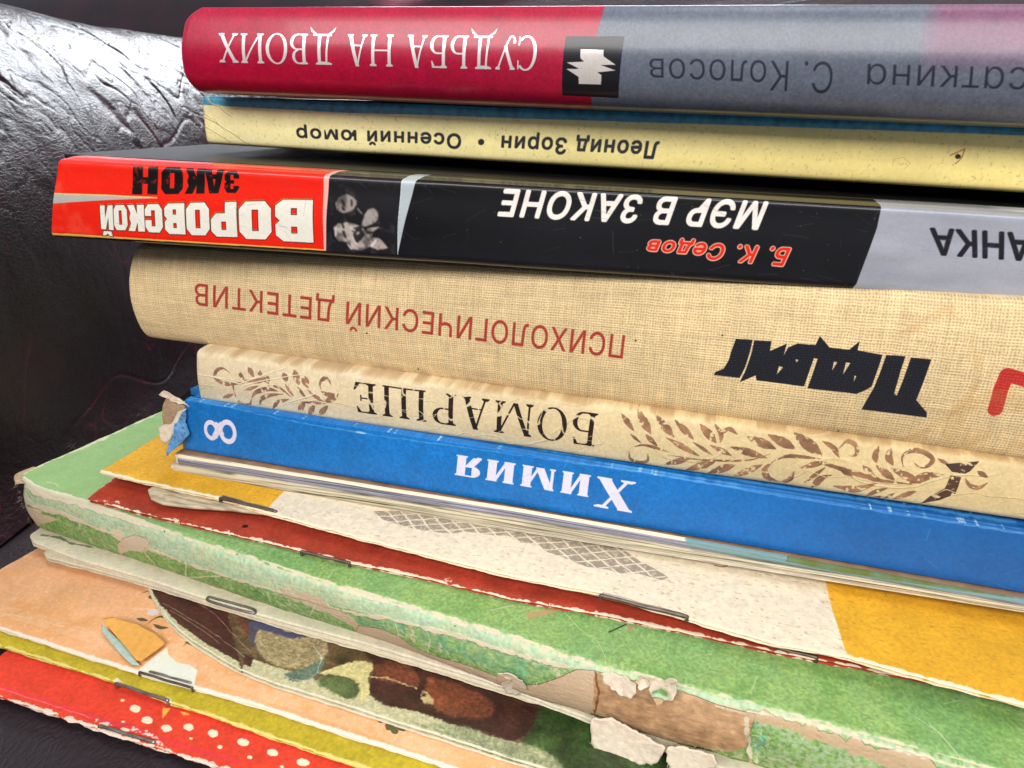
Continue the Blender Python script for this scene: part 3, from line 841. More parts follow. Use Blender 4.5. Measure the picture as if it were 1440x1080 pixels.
# ================================================================== Zorin paperback: pale yellow spine, blue edge
b = Book('paperback_book', 'pale yellow spined book with a thin blue edge strip, just beneath the crimson book', 156.0, -.0145, (283, 135), (1440, 174), (290, 204), (1440, 273), 78, rgb(238, 226, 166), 10)
cv = b.cv
yl = sm(np.arange(cv.W)[None, :] / cv.W, .1, .8) * np.ones((cv.H, 1)); cv.col += (rgb(240, 218, 136) - cv.col) * yl[..., None]
cv.vary(20, .05, 2); cv.vary(1.2, .03, 3)
blue = np.empty_like(cv.col); blue[:] = rgb(58, 136, 166); nz = cv.noise(1.2, 5); blue *= (.75 + .55 * nz)[..., None]
cv.poly([(200, 100), (200, 144), (283, 148), (480, 158.5), (960, 174), (1440, 191), (1800, 204), (1800, 100)], blue)

g, w = font_shapes('Леонид Зорин  •  Осенний юмор', spacing=1.14, ref='Л')
cv.glyphs(g, w, [(927, 199.5), (923, 223), (417, 180.5), (418.5, 197.5)], rgb(36, 38, 42), bold=1.9, hgt=-.05)
z3 = lambda L: [(960 + x / 3, y / 3) for x, y in L]
cv.blob((1347, 220.5), 4.2, 3.6, rgb(40, 14, 10), jag=.3, hgt=-.5); cv.line(z3([(1130, 655), (1190, 630), (1175, 668), (1150, 690)]), 2.2, rgb(150, 92, 50), alpha=.7, jag=.4)
cv.line(z3([(885, 700), (890, 672), (930, 665), (960, 690), (935, 712)]), .8, rgb(170, 130, 80), alpha=.6)
for q in ((1340, 232), (1180, 262), (1032, 224), (1085, 238), (700, 190), (1230, 196)): cv.blob(q, 1.2, .9, rgb(130, 95, 60), jag=.5, alpha=.8)
zA = lambda L: [(240 + x / 7.2, 120 + y / 7.2) for x, y in L]
for L_, w_ in (([(350, 330), (480, 400), (620, 490), (760, 590)], 1.6), ([(345, 420), (460, 490), (600, 580)], 1.3), ([(470, 200), (560, 290), (620, 320)], 1.2), ([(350, 300), (420, 350), (560, 470)], 1.0), ([(320, 210), (350, 300)], 1.4), ([(440, 340), (520, 440)], 1.0), ([(350, 120), (400, 190), (470, 220)], 1.3)):
    cv.line(zA(L_), w_, rgb(186, 160, 96), alpha=.7, hgt=-.3, jag=.3); cv.line([(x + .8, y - 1.1) for x, y in zA(L_)], w_ * .8, rgb(244, 236, 190), alpha=.7, hgt=.2)
cv.line([(284, 150), (286, 175), (289, 205)], 3.2, rgb(176, 138, 84), alpha=.8, jag=.8)
cv.speck(.5, .35, rgb(168, 140, 92), 17, .74)
cv.scuff(60, rgb(180, 150, 96), 3, alpha=.35)
mt = material('laminated_yellow_card', img=cv.image('zorin'), rough=.34, spec=.5, bump=.5, bump_dist=.0004, grain=.05, grain_scale=1500, coat=.15, coat_rough=.2)
b.spine([(5, 1.0), (1.2, .995), (.25, .955), (0, .8), (-.1, .5), (0, .2), (.5, .06), (2.2, .01), (6, -.005)], mt, .9, wob=.16, end_round=1.2, seed=21)
finish_book(b, mt, y0=3, depth=126, t=1.2, top_off=.15, bot_off=.1)

# ================================================================== black and red crime hardback
b = Book('hardcover_book', 'glossy black book with a red label, two faces and white title on its spine', 140.9, .086, (84, 222), (1440, 299), (72, 336), (1440, 428), 78, rgb(20, 19, 22), 10)
cv = b.cv; cv.vary(10, .2, 2)
cv.poly([(40, 218), (462, 242.5), (457, 352), (60, 329)], rgb(232, 38, 22))
cv.poly([(455, 236), (464, 236), (458.6, 357), (455.2, 352)], rgb(238, 170, 160))
fade = cv.noise(5, 9); 
xx = np.arange(cv.W)[None, :] / cv.res + cv.s0; lf = 1 - sm(xx, cv.map((90, 280))[0], cv.map((230, 280))[0])
cv.col += (rgb(240, 90, 70) - cv.col) * (lf * sm(fade, .45, .7) * .5)[..., None]
cv.poly([(60, 327), (60, 331), (200, 338), (457, 353.5), (457, 351), (200, 335.5)], rgb(236, 190, 90))
cv.poly([(60, 331), (60, 345), (480, 372), (480, 355), (458, 353)], rgb(16, 14, 14))
cv.poly([(50, 272), (150, 275), (222, 278.5), (150, 281.5), (50, 288)], rgb(176, 176, 168))
cv.line([(50, 271.5), (150, 274.6), (222, 278)], 1.3, rgb(240, 200, 120))
zb = lambda x, y: (120 + x / 4.114, 220 + y / 4.114)
def block_word(items, color, outline=None, jag=0):
    for ch, xr_, xl_, yt0, yb0, yt1, yb1 in items:      # photo: reading start is on the right, baseline on top
        q = [zb(xr_, yt0), zb(xr_, yb0), zb(xl_, yt1), zb(xl_, yb1)]
        R = [cv.quad_map(q, r) for r in block_glyph(ch)]
        if outline is not None:
            for r in R: cv.paint(cv.stroke_mask(np.concatenate([r, r[:1]]), 1.7), outline)
        cv.paint(cv.poly_mask(R, 3), color)
vor = [('В', 1320, 1103, 252, 500, 250, 490), ('О', 1080, 893, 258, 482, 262, 478), ('Р', 880, 730, 262, 468, 266, 464), ('О', 722, 588, 266, 458, 268, 456), ('В', 580, 462, 270, 452, 272, 448), ('С', 450, 347, 274, 442, 276, 438), ('К', 345, 247, 278, 436, 280, 432), ('О', 245, 165, 280, 428, 281, 427), ('Й', 163, 90, 282, 428, 283, 422)]
sh = [(c, a - 3, d_ - 3, e - 7, f - 7, g_ - 7, h_ - 7) for c, a, d_, e, f, g_, h_ in vor]
block_word(sh, rgb(250, 190, 70)); block_word(vor, rgb(232, 228, 214), rgb(70, 34, 28))
zak = [('З', 890, 806, 88, 212, 84, 212), ('А', 802, 690, 80, 214, 76, 215), ('К', 692, 578, 74, 216, 70, 217), ('О', 566, 440, 66, 218, 62, 219), ('Н', 420, 275, 62, 220, 58, 219)]
before = cv.col.copy(); block_word(zak, rgb(24, 20, 20))
rub = sm(cv.noise(1.3, 31, 3), .68, .76)[..., None] * .4; cv.col += (before - cv.col) * rub * (np.abs(cv.col - before).sum(2, keepdims=True) > .2)
# small black and white photograph of two faces
zf = lambda L: [(450 + x / 7.713, 230 + y / 7.713) for x, y in L]
ph = cv.noise(1.5, 77, 4)
cv.poly([(463, 244), (563, 249), (558, 358), (458, 354)], rgb(30, 29, 32)); grey = rgb(150, 138, 132)
cv.paint(cv.poly_mask([cv.pts([(463, 244), (563, 249), (558, 358), (458, 354)])]), rgb(62, 60, 60), alpha=.6, tex=sm(ph, .55, .75))
tx = .45 + .55 * sm(ph, .3, .6)
cv.poly(zf([(170, 430), (200, 370), (250, 345), (290, 330), (350, 355), (400, 400), (400, 450), (360, 505), (300, 530), (240, 535), (190, 500)]), grey, tex=tx, jag=.4)
cv.poly(zf([(155, 690), (200, 650), (300, 632), (400, 655), (480, 700), (500, 740), (470, 820), (400, 900), (300, 855), (240, 845), (200, 840), (165, 790)]), rgb(178, 166, 158), tex=tx, jag=.4)
cv.poly(zf([(470, 620), (490, 550), (530, 495), (590, 480), (640, 520), (640, 600), (580, 650), (500, 680), (455, 675)]), rgb(160, 150, 144), tex=tx, jag=.5)
cv.poly(zf([(300, 880), (340, 930), (450, 940), (540, 900), (620, 935), (740, 915), (700, 860), (640, 805), (560, 800), (600, 720), (690, 700), (640, 680), (520, 700), (440, 860), (380, 880)]), rgb(172, 158, 150), tex=tx, jag=.6)
for L_, w_, c_ in (([(245, 400), (270, 450)], 3.2, 30), ([(345, 400), (352, 450)], 2.6, 40), ([(250, 480), (275, 500)], 2.6, 30), ([(250, 640), (262, 690)], 3, 34), ([(262, 740), (275, 790)], 4, 38), ([(380, 720), (440, 700), (460, 770), (400, 830), (380, 770)], 6, 28), ([(330, 860), (360, 900)], 1.6, 220), ([(355, 800), (400, 880)], 1.8, 215), ([(560, 890), (620, 820)], 2.6, 225), ([(300, 870), (330, 925)], 2, 215), ([(520, 740), (580, 750), (660, 700)], 3, 30), ([(415, 485), (465, 545)], 1.6, 170), ([(340, 690), (380, 720)], 3, 205), ([(180, 700), (175, 780)], 3, 205)):
    cv.line(zf(L_), w_, rgb(c_, c_ * .95, c_ * .92), jag=.5, alpha=.85)
_c = cv.pts([(463, 244), (561, 356)]); cv.warp(.10, .6, 140, .1, (_c[0, 0], 0, _c[1, 0], cv.H))
cv.poly(zf([(885, 128), (1050, 133), (838, 990)]), rgb(176, 186, 190)); cv.line(zf([(840, 985), (850, 700), (885, 130)]), .8, rgb(225, 230, 230))
g, w = font_shapes('МЭР В ЗАКОНЕ', spacing=1.12, shear=.12); cv.glyphs(g, w, [(1079, 285.5), (1068, 322.5), (706, 267), (701, 303)], rgb(236, 228, 218), bold=2.6)
q = [(1111, 349), (1105, 374), (912, 338), (909.5, 356.5)]
g, w = font_shapes('Б. К. Седов', spacing=1.16, shear=.22)
for dx, dy in ((-1.2, 0), (1.2, 0), (0, 1.2), (0, -1.2), (.9, .9), (-.9, .9)): cv.glyphs(g, w, [(a + dx, b_ + dy) for a, b_ in q], rgb(240, 190, 160), bold=1.8)
cv.glyphs(g, w, q, rgb(226, 40, 24), bold=1.6)
sil = np.empty_like(cv.col); sil[:] = rgb(158, 160, 170); sil *= (.92 + .16 * cv.noise(3, 12, 4, 4))[..., None]
cv.poly([(1231, 270), (1230, 283), (1239, 290), (1232, 322), (1216, 365), (1204, 399), (1193, 413), (1700, 450), (1700, 270)], sil)
cv.line([(1231, 281), (1440, 300), (1600, 312)], 2, rgb(225, 228, 232), alpha=.8)
g, w = font_shapes('АНКА', spacing=1.06); cv.glyphs(g, w, [(1449, 329), (1446, 366), (1308, 322), (1310.5, 357.5)], rgb(26, 24, 30), bold=2.2)
for k in range(60):
    x, y = rng.uniform(80, 1440), rng.uniform(0, 1); yy = 225 + (x - 70) * .055 + y * 112
    cv.blob((x, yy), rng.uniform(.4, .9), rng.uniform(.3, .8), rgb(180, 175, 170), alpha=.5)
cv.line([(72, 226), (71, 280), (72, 334)], 1.6, rgb(250, 190, 170), alpha=.6, jag=.8)
cv.line([(480, 366), (700, 382), (960, 398), (1200, 412)], .9, rgb(150, 140, 130), alpha=.5, jag=.9)
cv.scuff(160, rgb(120, 116, 116), 4, alpha=.45); cv.hgt += (cv.noise(7, 55, 3, 3) - .5) * 2.2
mt = material('glossy_black_board', img=cv.image('black'), rough=.24, spec=.35, bump=.35, bump_dist=.00025, grain=.05, grain_scale=1800, coat=.12, coat_rough=.1)
mtc = material('glossy_black_cover', (.006, .006, .007), .34, .14, bump=.12, bump_dist=.0002, grain=.15, grain_scale=400, coat=.03, coat_rough=.08)
b.spine([(7.5, 1.0), (4.2, 1.0), (2.2, .985), (.6, .97), (.05, .93), (0, .8), (-.35, .5), (0, .2), (.2, .08), (.9, .03), (3, .0), (7, .0)], mt, 1.0, wob=.14, end_round=1.3, seed=31, shift=-1.2)
finish_book(b, mtc, y0=8, depth=136, t=1.8, top_off=-.1, bot_off=.2)

# ================================================================== canvas hardback
b = Book('hardcover_book', 'thick beige linen book with rust red title and heavy black word on its spine', 140.5, -.010, (185, 346), (1440, 424), (197, 477), (1440, 653), 92, rgb(216, 190, 144), 11)
cv = b.cv; cv.rough = None
yy, xx = np.mgrid[0:cv.H, 0:cv.W].astype(np.float32) / cv.res
wp = fbm(cv.H, cv.W, cv.res * 2, 8, 4) * 1.3
th_x = np.sin((xx + wp * .5 + .04 * np.sin(yy * 9)) * 2 * np.pi / .55); th_y = np.sin((yy + wp * .35 + .02 * np.sin(xx * 7)) * 2 * np.pi / .53)
irr = fbm(cv.H, cv.W, cv.res * .7, 9, 2, 5.0) * 1.5 - .2; irr2 = fbm(cv.W, cv.H, cv.res * .7, 10, 2, 5.0).T * 1.5 - .2
weave = (th_x * .5 + .5) * (.5 + irr2) * .5 + (th_y * .5 + .5) * (.5 + irr) * .6
over = (np.sin(xx * np.pi / .62) * np.sin(yy * np.pi / .60) > 0) * .12
weave = weave + over
cv.hgt[:] = (weave - weave.mean()) * .17
cv.col *= (.90 + .16 * sm(weave, .15, .85))[..., None]
slub = (fbm(cv.H, cv.W, cv.res * .35, 45, 2, 16.0) - .5) + (fbm(cv.W, cv.H, cv.res * .35, 46, 2, 12.0).T - .5)
cv.col *= (1 + slub * .12)[..., None]; cv.hgt += slub * .12
pit = sm(weave, .32, .12); cv.col += (rgb(136, 106, 66) - cv.col) * (pit * .35)[..., None]
cv.vary(25, .06, 14); cv.vary(4, .04, 15)
red_tex = .72 + .28 * sm(weave, .2, .5)
g, w = font_shapes('ПСИХОЛОГИЧЕСКИЙ ДЕТЕКТИВ', spacing=1.10)
cv.glyphs(g, w, [(880, 470), (876.5, 502), (278, 397.5), (279.5, 427)], rgb(158, 48, 36), bold=1.2, tex=red_tex)
zp = lambda L: [(980 + x / 3.1304, 450 + y / 3.1304) for x, y in L]
ink = rgb(22, 24, 34); kt = dict(tex=.86 + .14 * sm(weave, .1, .4), hgt=-.08)
def inkp(L_, holes=()):
    cv.paint(cv.poly_mask([cv.pts(zp(L_))] + [cv.pts(zp(h_)) for h_ in holes]), ink, **kt)
inkp([(172, 77), (245, 82), (234, 130), (212, 200), (188, 248), (75, 235), (82, 222), (118, 207), (140, 170), (152, 130)])
inkp([(252, 84), (328, 88), (320, 130), (395, 98), (380, 150), (400, 115), (440, 98), (520, 104), (540, 66), (582, 115), (668, 125), (714, 90), (704, 128), (813, 148), (790, 215), (765, 285), (738, 302), (700, 318), (485, 292), (505, 235), (529, 163), (513, 160), (490, 225), (470, 284), (262, 258), (258, 236), (188, 267), (214, 215), (240, 140)],
     [[(360, 195), (378, 200), (350, 232)], [(432, 165), (446, 168), (436, 178)], [(600, 175), (615, 178), (592, 215)], [(652, 180), (672, 182), (640, 232)], [(690, 235), (698, 240), (686, 266)]])
inkp([(830, 148), (913, 155), (892, 215), (863, 318), (875, 326), (897, 270), (937, 160), (1026, 168), (1000, 240), (960, 345), (1008, 402), (1008, 425), (722, 390), (740, 355), (775, 290), (805, 215)])
cv.line([(1397, 573), (1404, 545), (1413, 524), (1440, 532), (1475, 546), (1466, 590)], 22, rgb(186, 40, 36), tex=red_tex)
st = cv.noise(6, 41)
for L_, w_ in (([(1270, 470), (1340, 440), (1372, 490), (1365, 545), (1310, 600), (1240, 640)], 10), ([(1360, 600), (1400, 575), (1440, 600)], 60)):
    M = cv.stroke_mask(cv.pts(smooth(L_)), w_ * 7 * cv.res / 100); cv.paint(M, rgb(184, 138, 78), alpha=.26, tex=sm(st, .35, .6))
for q in ((895, 477), (519, 467), (587, 520), (1016, 470), (1180, 610)): cv.blob(q, 1.5, 1.3, rgb(60, 46, 34), jag=.4)
cv.line([(183, 350), (180, 400), (190, 470)], 2, rgb(236, 222, 184), alpha=.7, jag=.8)
mt = material('beige_linen', img=cv.image('linen'), rough=.85, spec=.2, bump=.9, bump_dist=.0005, grain=.06, grain_scale=2200, sheen=.15)
b.spine([(11, 1.0), (7, .985), (4.2, .995), (2.2, .97), (.6, .88), (-.7, .70), (-1.2, .5), (-.9, .3), (.1, .12), (1.4, .03), (3.0, .0), (5, .02), (8, .01), (12, .0)], mt, 1.2, wob=.18, end_round=1.6, seed=41,
        xoff=lambda v: 1.7 * (1.9 * (v - .62)) ** 2 - 1.3)
finish_book(b, mt, y0=11, depth=140, t=2.6, top_off=.1, bot_off=.1)

# ================================================================== ornamented cream hardback
b = Book('hardcover_book', 'cream book with brown leaf ornament and cracked black lettering, under the linen book', 139.0, .0138, (275, 494), (1440, 650), (281, 566), (1440, 736), 88, rgb(220, 202, 166), 12)
cv = b.cv; cv.vary(18, .05, 2); cv.vary(.8, .045, 3); cv.vary(.3, .05, 6)
wr = ridged(cv.H, cv.W, cv.res * 5, 9, 2.5, cv.res * 6, .2); cv.hgt += sm(wr, .96, 1.0) * -.25
mo = cv.noise(2.2, 19); mo2 = cv.noise(.8, 20)
ornc = np.empty_like(cv.col); ornc[:] = rgb(122, 88, 70); ornc += (mo - .35)[..., None] * np.array([.42, .30, .22], np.float32)
orn = dict(tex=sm(mo2, .30, .42) * .9, jag=.28, hgt=-.12)
zo = lambda L: [(260 + x / 5.538, 480 + y / 5.538) for x, y in L]
for L_, w_ in (([(350, 242), (300, 212), (255, 225), (240, 260), (262, 300), (310, 328), (370, 330), (440, 322), (540, 305)], 22), ([(420, 235), (470, 300)], 24), ([(495, 205), (540, 275)], 32), ([(560, 230), (612, 268)], 28), ([(470, 300), (560, 310), (650, 280)], 26), ([(640, 270), (665, 310)], 22), ([(380, 330), (385, 385)], 12), ([(295, 440), (380, 412)], 22), ([(385, 385), (410, 460), (450, 495), (500, 490), (520, 445)], 18), ([(520, 440), (560, 395), (650, 372), (740, 388)], 24), ([(470, 380), (580, 345)], 18), ([(580, 495), (600, 450), (660, 420), (770, 408)], 22), ([(680, 528), (720, 480), (810, 450)], 24), ([(650, 340), (740, 360), (830, 430)], 14), ([(770, 252), (795, 308)], 38), ([(848, 228), (890, 335)], 42), ([(918, 275), (965, 355)], 46), ([(785, 330), (850, 425)], 20), ([(880, 350), (950, 445)], 20), ([(960, 370), (1010, 420), (1070, 450), (1140, 470)], 22), ([(1145, 342), (1120, 298), (1080, 292), (1052, 330), (1065, 372)], 20), ([(1065, 385), (1120, 410), (1195, 412)], 26), ([(1200, 405), (1100, 470)], 40), ([(880, 545), (935, 478)], 34), ([(960, 575), (1010, 495)], 34), ([(1040, 572), (1115, 500)], 34), ([(900, 470), (1100, 482)], 16), ([(560, 320), (620, 300), (660, 330)], 20), ([(320, 515), (300, 525)], 0)):
    if w_: cv.leaf(zo(L_), w_ * 1.3 / 5.54, ornc, **orn)
zo2 = lambda L: [(860 + x / 4.8, 570 + y / 4.8) for x, y in L]
for L_, w_ in (([(70, 62), (150, 168)], 34), ([(175, 38), (265, 188)], 46), ([(300, 72), (420, 208)], 44), ([(430, 102), (552, 222)], 38), ([(600, 128), (705, 245)], 46), ([(690, 118), (738, 190), (735, 245)], 26), ([(735, 195), (790, 160), (850, 195)], 26), ([(130, 190), (200, 250)], 18), ([(230, 190), (310, 270)], 30), ([(375, 215), (590, 335)], 34), ([(550, 240), (680, 328)], 20), ([(668, 262), (808, 332)], 32), ([(120, 310), (125, 360), (180, 390), (240, 375), (245, 325)], 22), ([(160, 275), (230, 265), (385, 308)], 18), ([(808, 275), (1045, 352)], 44), ([(918, 212), (1105, 292)], 52), ([(1060, 202), (1240, 292)], 54), ([(1238, 198), (1415, 332)], 66), ([(358, 398), (525, 358)], 36), ([(505, 438), (695, 378)], 46), ([(655, 458), (835, 398)], 46), ([(815, 488), (1015, 398)], 42), ([(380, 330), (600, 362), (900, 367), (1070, 328)], 14), ([(1085, 380), (1035, 430), (1055, 490), (1135, 522)], 34), ([(1145, 520), (1200, 505), (1232, 445)], 30), ([(1085, 378), (1200, 340), (1410, 358)], 24), ([(1275, 418), (1440, 380)], 34), ([(1300, 525), (1440, 415)], 24), ([(1350, 555), (1440, 490)], 30)):
    cv.leaf(zo2(L_), w_ * 1.3 / 4.8, ornc, **orn)
zo3 = lambda L: [(1130 + x / 4.8, 590 + y / 4.8) for x, y in L]
for L_, w_ in (([(130, 148), (200, 190), (240, 255)], 34), ([(240, 195), (290, 155), (355, 180), (352, 235), (305, 243)], 24), ([(510, 185), (485, 240), (490, 290)], 36), ([(592, 195), (575, 250), (602, 305)], 42), ([(672, 315), (668, 250), (730, 218), (820, 230), (872, 270), (840, 312), (780, 318), (745, 285)], 28), ([(0, 315), (80, 282), (200, 312), (360, 362), (540, 412), (730, 432)], 34), ([(400, 305), (480, 385)], 38), ([(490, 305), (610, 405)], 44), ([(595, 325), (785, 425)], 50), ([(945, 372), (840, 375), (715, 425)], 56), ([(205, 450), (350, 470), (490, 428)], 46), ([(60, 462), (100, 400), (190, 372)], 32), ([(428, 522), (480, 490), (565, 462)], 30), ([(478, 522), (560, 525), (615, 498)], 24), ([(605, 542), (765, 478)], 34), ([(908, 265), (990, 312)], 24), ([(1090, 392), (1120, 440), (1180, 455), (1238, 422)], 30), ([(1175, 348), (1238, 388)], 34), ([(250, 330), (330, 380)], 34)):
    cv.leaf(zo3(L_), w_ * 1.3 / 4.8, ornc, **orn)
ornd = dict(orn); ornd['jag'] = .35
cv.poly(zo3([(955, 300), (1190, 285), (1120, 350), (1090, 364), (1000, 352)]), rgb(58, 40, 42), **ornd)
cv.poly(zo3([(990, 372), (1062, 385), (1040, 450), (1022, 500), (920, 545), (795, 570), (850, 520), (950, 462)]), rgb(72, 46, 42), **ornd)
for L_, w_ in (([(200, 270), (430, 330), (620, 262), (780, 205)], 5), ([(470, 340), (640, 300), (900, 260)], 4), ([(820, 470), (960, 430), (1020, 400)], 5), ([(0, 250), (240, 275), (380, 300)], 4), ([(90, 330), (240, 350)], 3)): cv.line(zo(L_), w_ / 5.54 * 1.6, rgb(236, 220, 188), jag=.5, hgt=-.3)
for L_ in ([(0, 330), (150, 390), (300, 380), (480, 420), (700, 440)], [(880, 510), (960, 470), (1020, 490)], [(960, 320), (1010, 372), (1130, 372)]): cv.line(zo3(L_), 1.2, rgb(236, 220, 188), jag=.7, hgt=-.3)
before = cv.col.copy()
g, w = serif_text('БОМАРШЕ', .13, .042, .22, .10)
cv.glyphs(g, w, [(843, 582.5), (837, 628), (495, 536), (498.5, 578)], rgb(34, 24, 18), hgt=-.1)
crk = np.maximum(sm(ridged(cv.H, cv.W, cv.res * 2.2, 71, 2.0, cv.res * 3, .5), .93, .97), sm(ridged(cv.H, cv.W, cv.res * 3.5, 72, 3, cv.res * 2), .96, .985))
cv.col += (before - cv.col) * (crk * .95)[..., None]
tq = np.linspace(0, 1, cv.H)[:, None] * np.ones((1, cv.W))
wn = cv.noise(3, 55); nd = sm(tq, .90, .98) * sm(wn, .35, .6); cv.col += (rgb(150, 112, 72) - cv.col) * (nd * .4)[..., None]
wn2 = cv.noise(.9, 56); cv.col += (rgb(236, 224, 198) - cv.col) * (sm(1 - tq, .93, .99) * sm(wn2, .4, .6) * .8)[..., None]
cv.line([(276, 494), (277, 530), (283, 566)], 3, rgb(236, 226, 204), alpha=.8, jag=.8)
yy2 = sm(np.arange(cv.W)[None, :] / cv.W, .1, .8) * np.ones((cv.H, 1)); cv.col *= (1 - yy2[..., None] * np.array([.02, .05, .14], np.float32))
cv.scuff(90, rgb(236, 222, 194), 5, alpha=.5)
mt = material('worn_cream_cover', img=cv.image('cream'), rough=.62, spec=.3, bump=.7, bump_dist=.0005, grain=.06, grain_scale=1700)
b.spine([(7, .99), (4, 1.0), (1.6, .985), (.4, .94), (0, .82), (-.35, .5), (0, .2), (.3, .08), (1.2, .02), (3.2, .0), (7, .0)], mt, 1.0, wob=.25, end_round=1.2, seed=51)
finish_book(b, mt, y0=7.5, depth=124, t=2.0, top_off=.2, bot_off=.2)

# ================================================================== blue chemistry book
b = Book('hardcover_book', 'bright blue school book with a torn corner and white figure 8 on its spine', 136.5, .0186, (262, 561), (1440, 748), (258, 634), (1440, 838), 90, rgb(18, 116, 194), 10)
cv = b.cv; cv.vary(.55, .13, 3); cv.vary(12, .10, 5)
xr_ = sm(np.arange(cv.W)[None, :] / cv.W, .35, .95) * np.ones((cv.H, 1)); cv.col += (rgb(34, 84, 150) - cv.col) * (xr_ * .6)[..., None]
cv.line([(262, 562), (340, 577), (397, 590), (510, 610), (905, 665), (1080, 695), (1440, 752)], 1.6, rgb(90, 160, 215), alpha=.55, jag=.9, hgt=.2)
cv.blob((508, 609), 8, 1.6, rgb(170, 205, 235), ang=.17, alpha=.8, jag=.5)
g1_, w1 = serif_text('Х', .24, .06, .28)
xh = .73
g2_, w2 = serif_text('ИМИя', .27, .075, .22, .07)
allg = [[np.stack([r[:, 0], r[:, 1]], 1) for r in p_] for p_ in g1_] + [[np.stack([r[:, 0] * xh * .95 + w1 + .10, r[:, 1] * xh], 1) for r in p_] for p_ in g2_]
cv.glyphs(allg, w1 + .10 + w2 * xh * .95, [(893, 678), (887, 721), (637, 638.5), (633, 677)], rgb(226, 220, 238))
white = rgb(226, 220, 238)
def ring8(c, rx, ry, ir, ang):
    a = np.linspace(0, 2 * np.pi, 40, endpoint=False); ca, sa = math.cos(ang), math.sin(ang)
    E = lambda rx, ry, ox=0, oy=0: [(c[0] + ox + ca * rx * math.cos(t) - sa * ry * math.sin(t), c[1] + oy + sa * rx * math.cos(t) + ca * ry * math.sin(t)) for t in a]
    return E(rx, ry), E(rx * ir, ry * ir * 1.0)
e8 = lambda x, y: (190 + x / 8.306, 530 + y / 8.306)
A_, a_ = ring8(e8(890, 622), 9.6, 14.6, .56, -.22); B_, b2_ = ring8(e8(1084, 642), 12.2, 17.6, .58, -.22)
M = cv.poly_mask([cv.pts(A_), cv.pts(a_)], 3); cv.paint(M, white)
M = cv.poly_mask([cv.pts(B_), cv.pts(b2_)], 3); cv.paint(M, white)
cv.line([e8(955, 560), e8(1000, 640), e8(1010, 660)], 7, white); cv.line([e8(935, 690), e8(985, 600), e8(1010, 560)], 7, white)
cv.scuff(120, rgb(96, 164, 214), 6, .4, 4, .5)
for k in range(26):
    x = rng.uniform(270, 1430); cv.blob((x, 562 + (x - 262) * .1595 + rng.uniform(-.5, 1.2)), rng.uniform(.8, 3.2), rng.uniform(.4, .9), rgb(190, 214, 232), ang=.16, jag=.6, alpha=.7, seed=k)
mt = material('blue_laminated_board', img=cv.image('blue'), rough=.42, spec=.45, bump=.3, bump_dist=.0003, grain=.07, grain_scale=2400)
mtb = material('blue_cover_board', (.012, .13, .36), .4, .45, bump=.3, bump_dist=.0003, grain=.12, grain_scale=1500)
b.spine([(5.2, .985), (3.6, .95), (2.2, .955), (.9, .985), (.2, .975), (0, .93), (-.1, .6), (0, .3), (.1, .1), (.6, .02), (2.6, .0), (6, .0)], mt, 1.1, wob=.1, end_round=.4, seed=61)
finish_book(b, mtb, y0=5.6, depth=136, t=2.0, top_off=-.3, bot_off=.2, page_mat=paper, inset=0)
blue_book = b
# torn head of the spine: bare board, a folded-over flap and white ply
bp_ = b.pl
def bp_m(dy=0):
    p_ = Plane(bp_.yc + dy, bp_.yaw); return lambda q: p_.hit(q)
eb = lambda L: [(190 + x / 8.306, 530 + y / 8.306) for x, y in L]
flap('bare_board_corner', eb([(330, 270), (290, 340), (280, 560), (310, 680), (370, 770), (430, 850), (540, 800), (600, 350), (480, 300)]), bp_m(.6), b.e, board, (0, -1, 0), lift=-2.2, th=1.1, hinge=(262, 585), seed=4, rough=.2)
mflap = material('rubbed_blue_paper', (.10, .26, .50), .6, .3, bump=.6, bump_dist=.0004, grain=.5, grain_scale=1300)
flap('blue_flap', eb([(605, 370), (560, 400), (480, 560), (430, 830), (450, 868), (500, 825), (545, 780), (650, 665), (600, 520)]), bp_m(-.6), b.e, mflap, (0, -1, -.1), lift=2.2, th=.25, hinge=(262, 590), seed=5)
flap('white_ply', eb([(600, 362), (520, 400), (440, 540), (315, 550), (330, 660), (350, 720), (400, 760), (440, 720), (480, 600), (560, 440)]), bp_m(-.3), b.e, torn, (0, -1, .1), lift=1.2, th=.25, hinge=(262, 575), seed=6, rough=.3)
flap('white_strip', eb([(370, 170), (330, 230), (430, 290), (560, 320), (650, 350), (620, 325), (500, 240), (410, 190)]), bp_m(-.2), b.e, torn, (0, -.8, .6), lift=1.4, th=.3, hinge=(266, 571), seed=7, rough=.25)

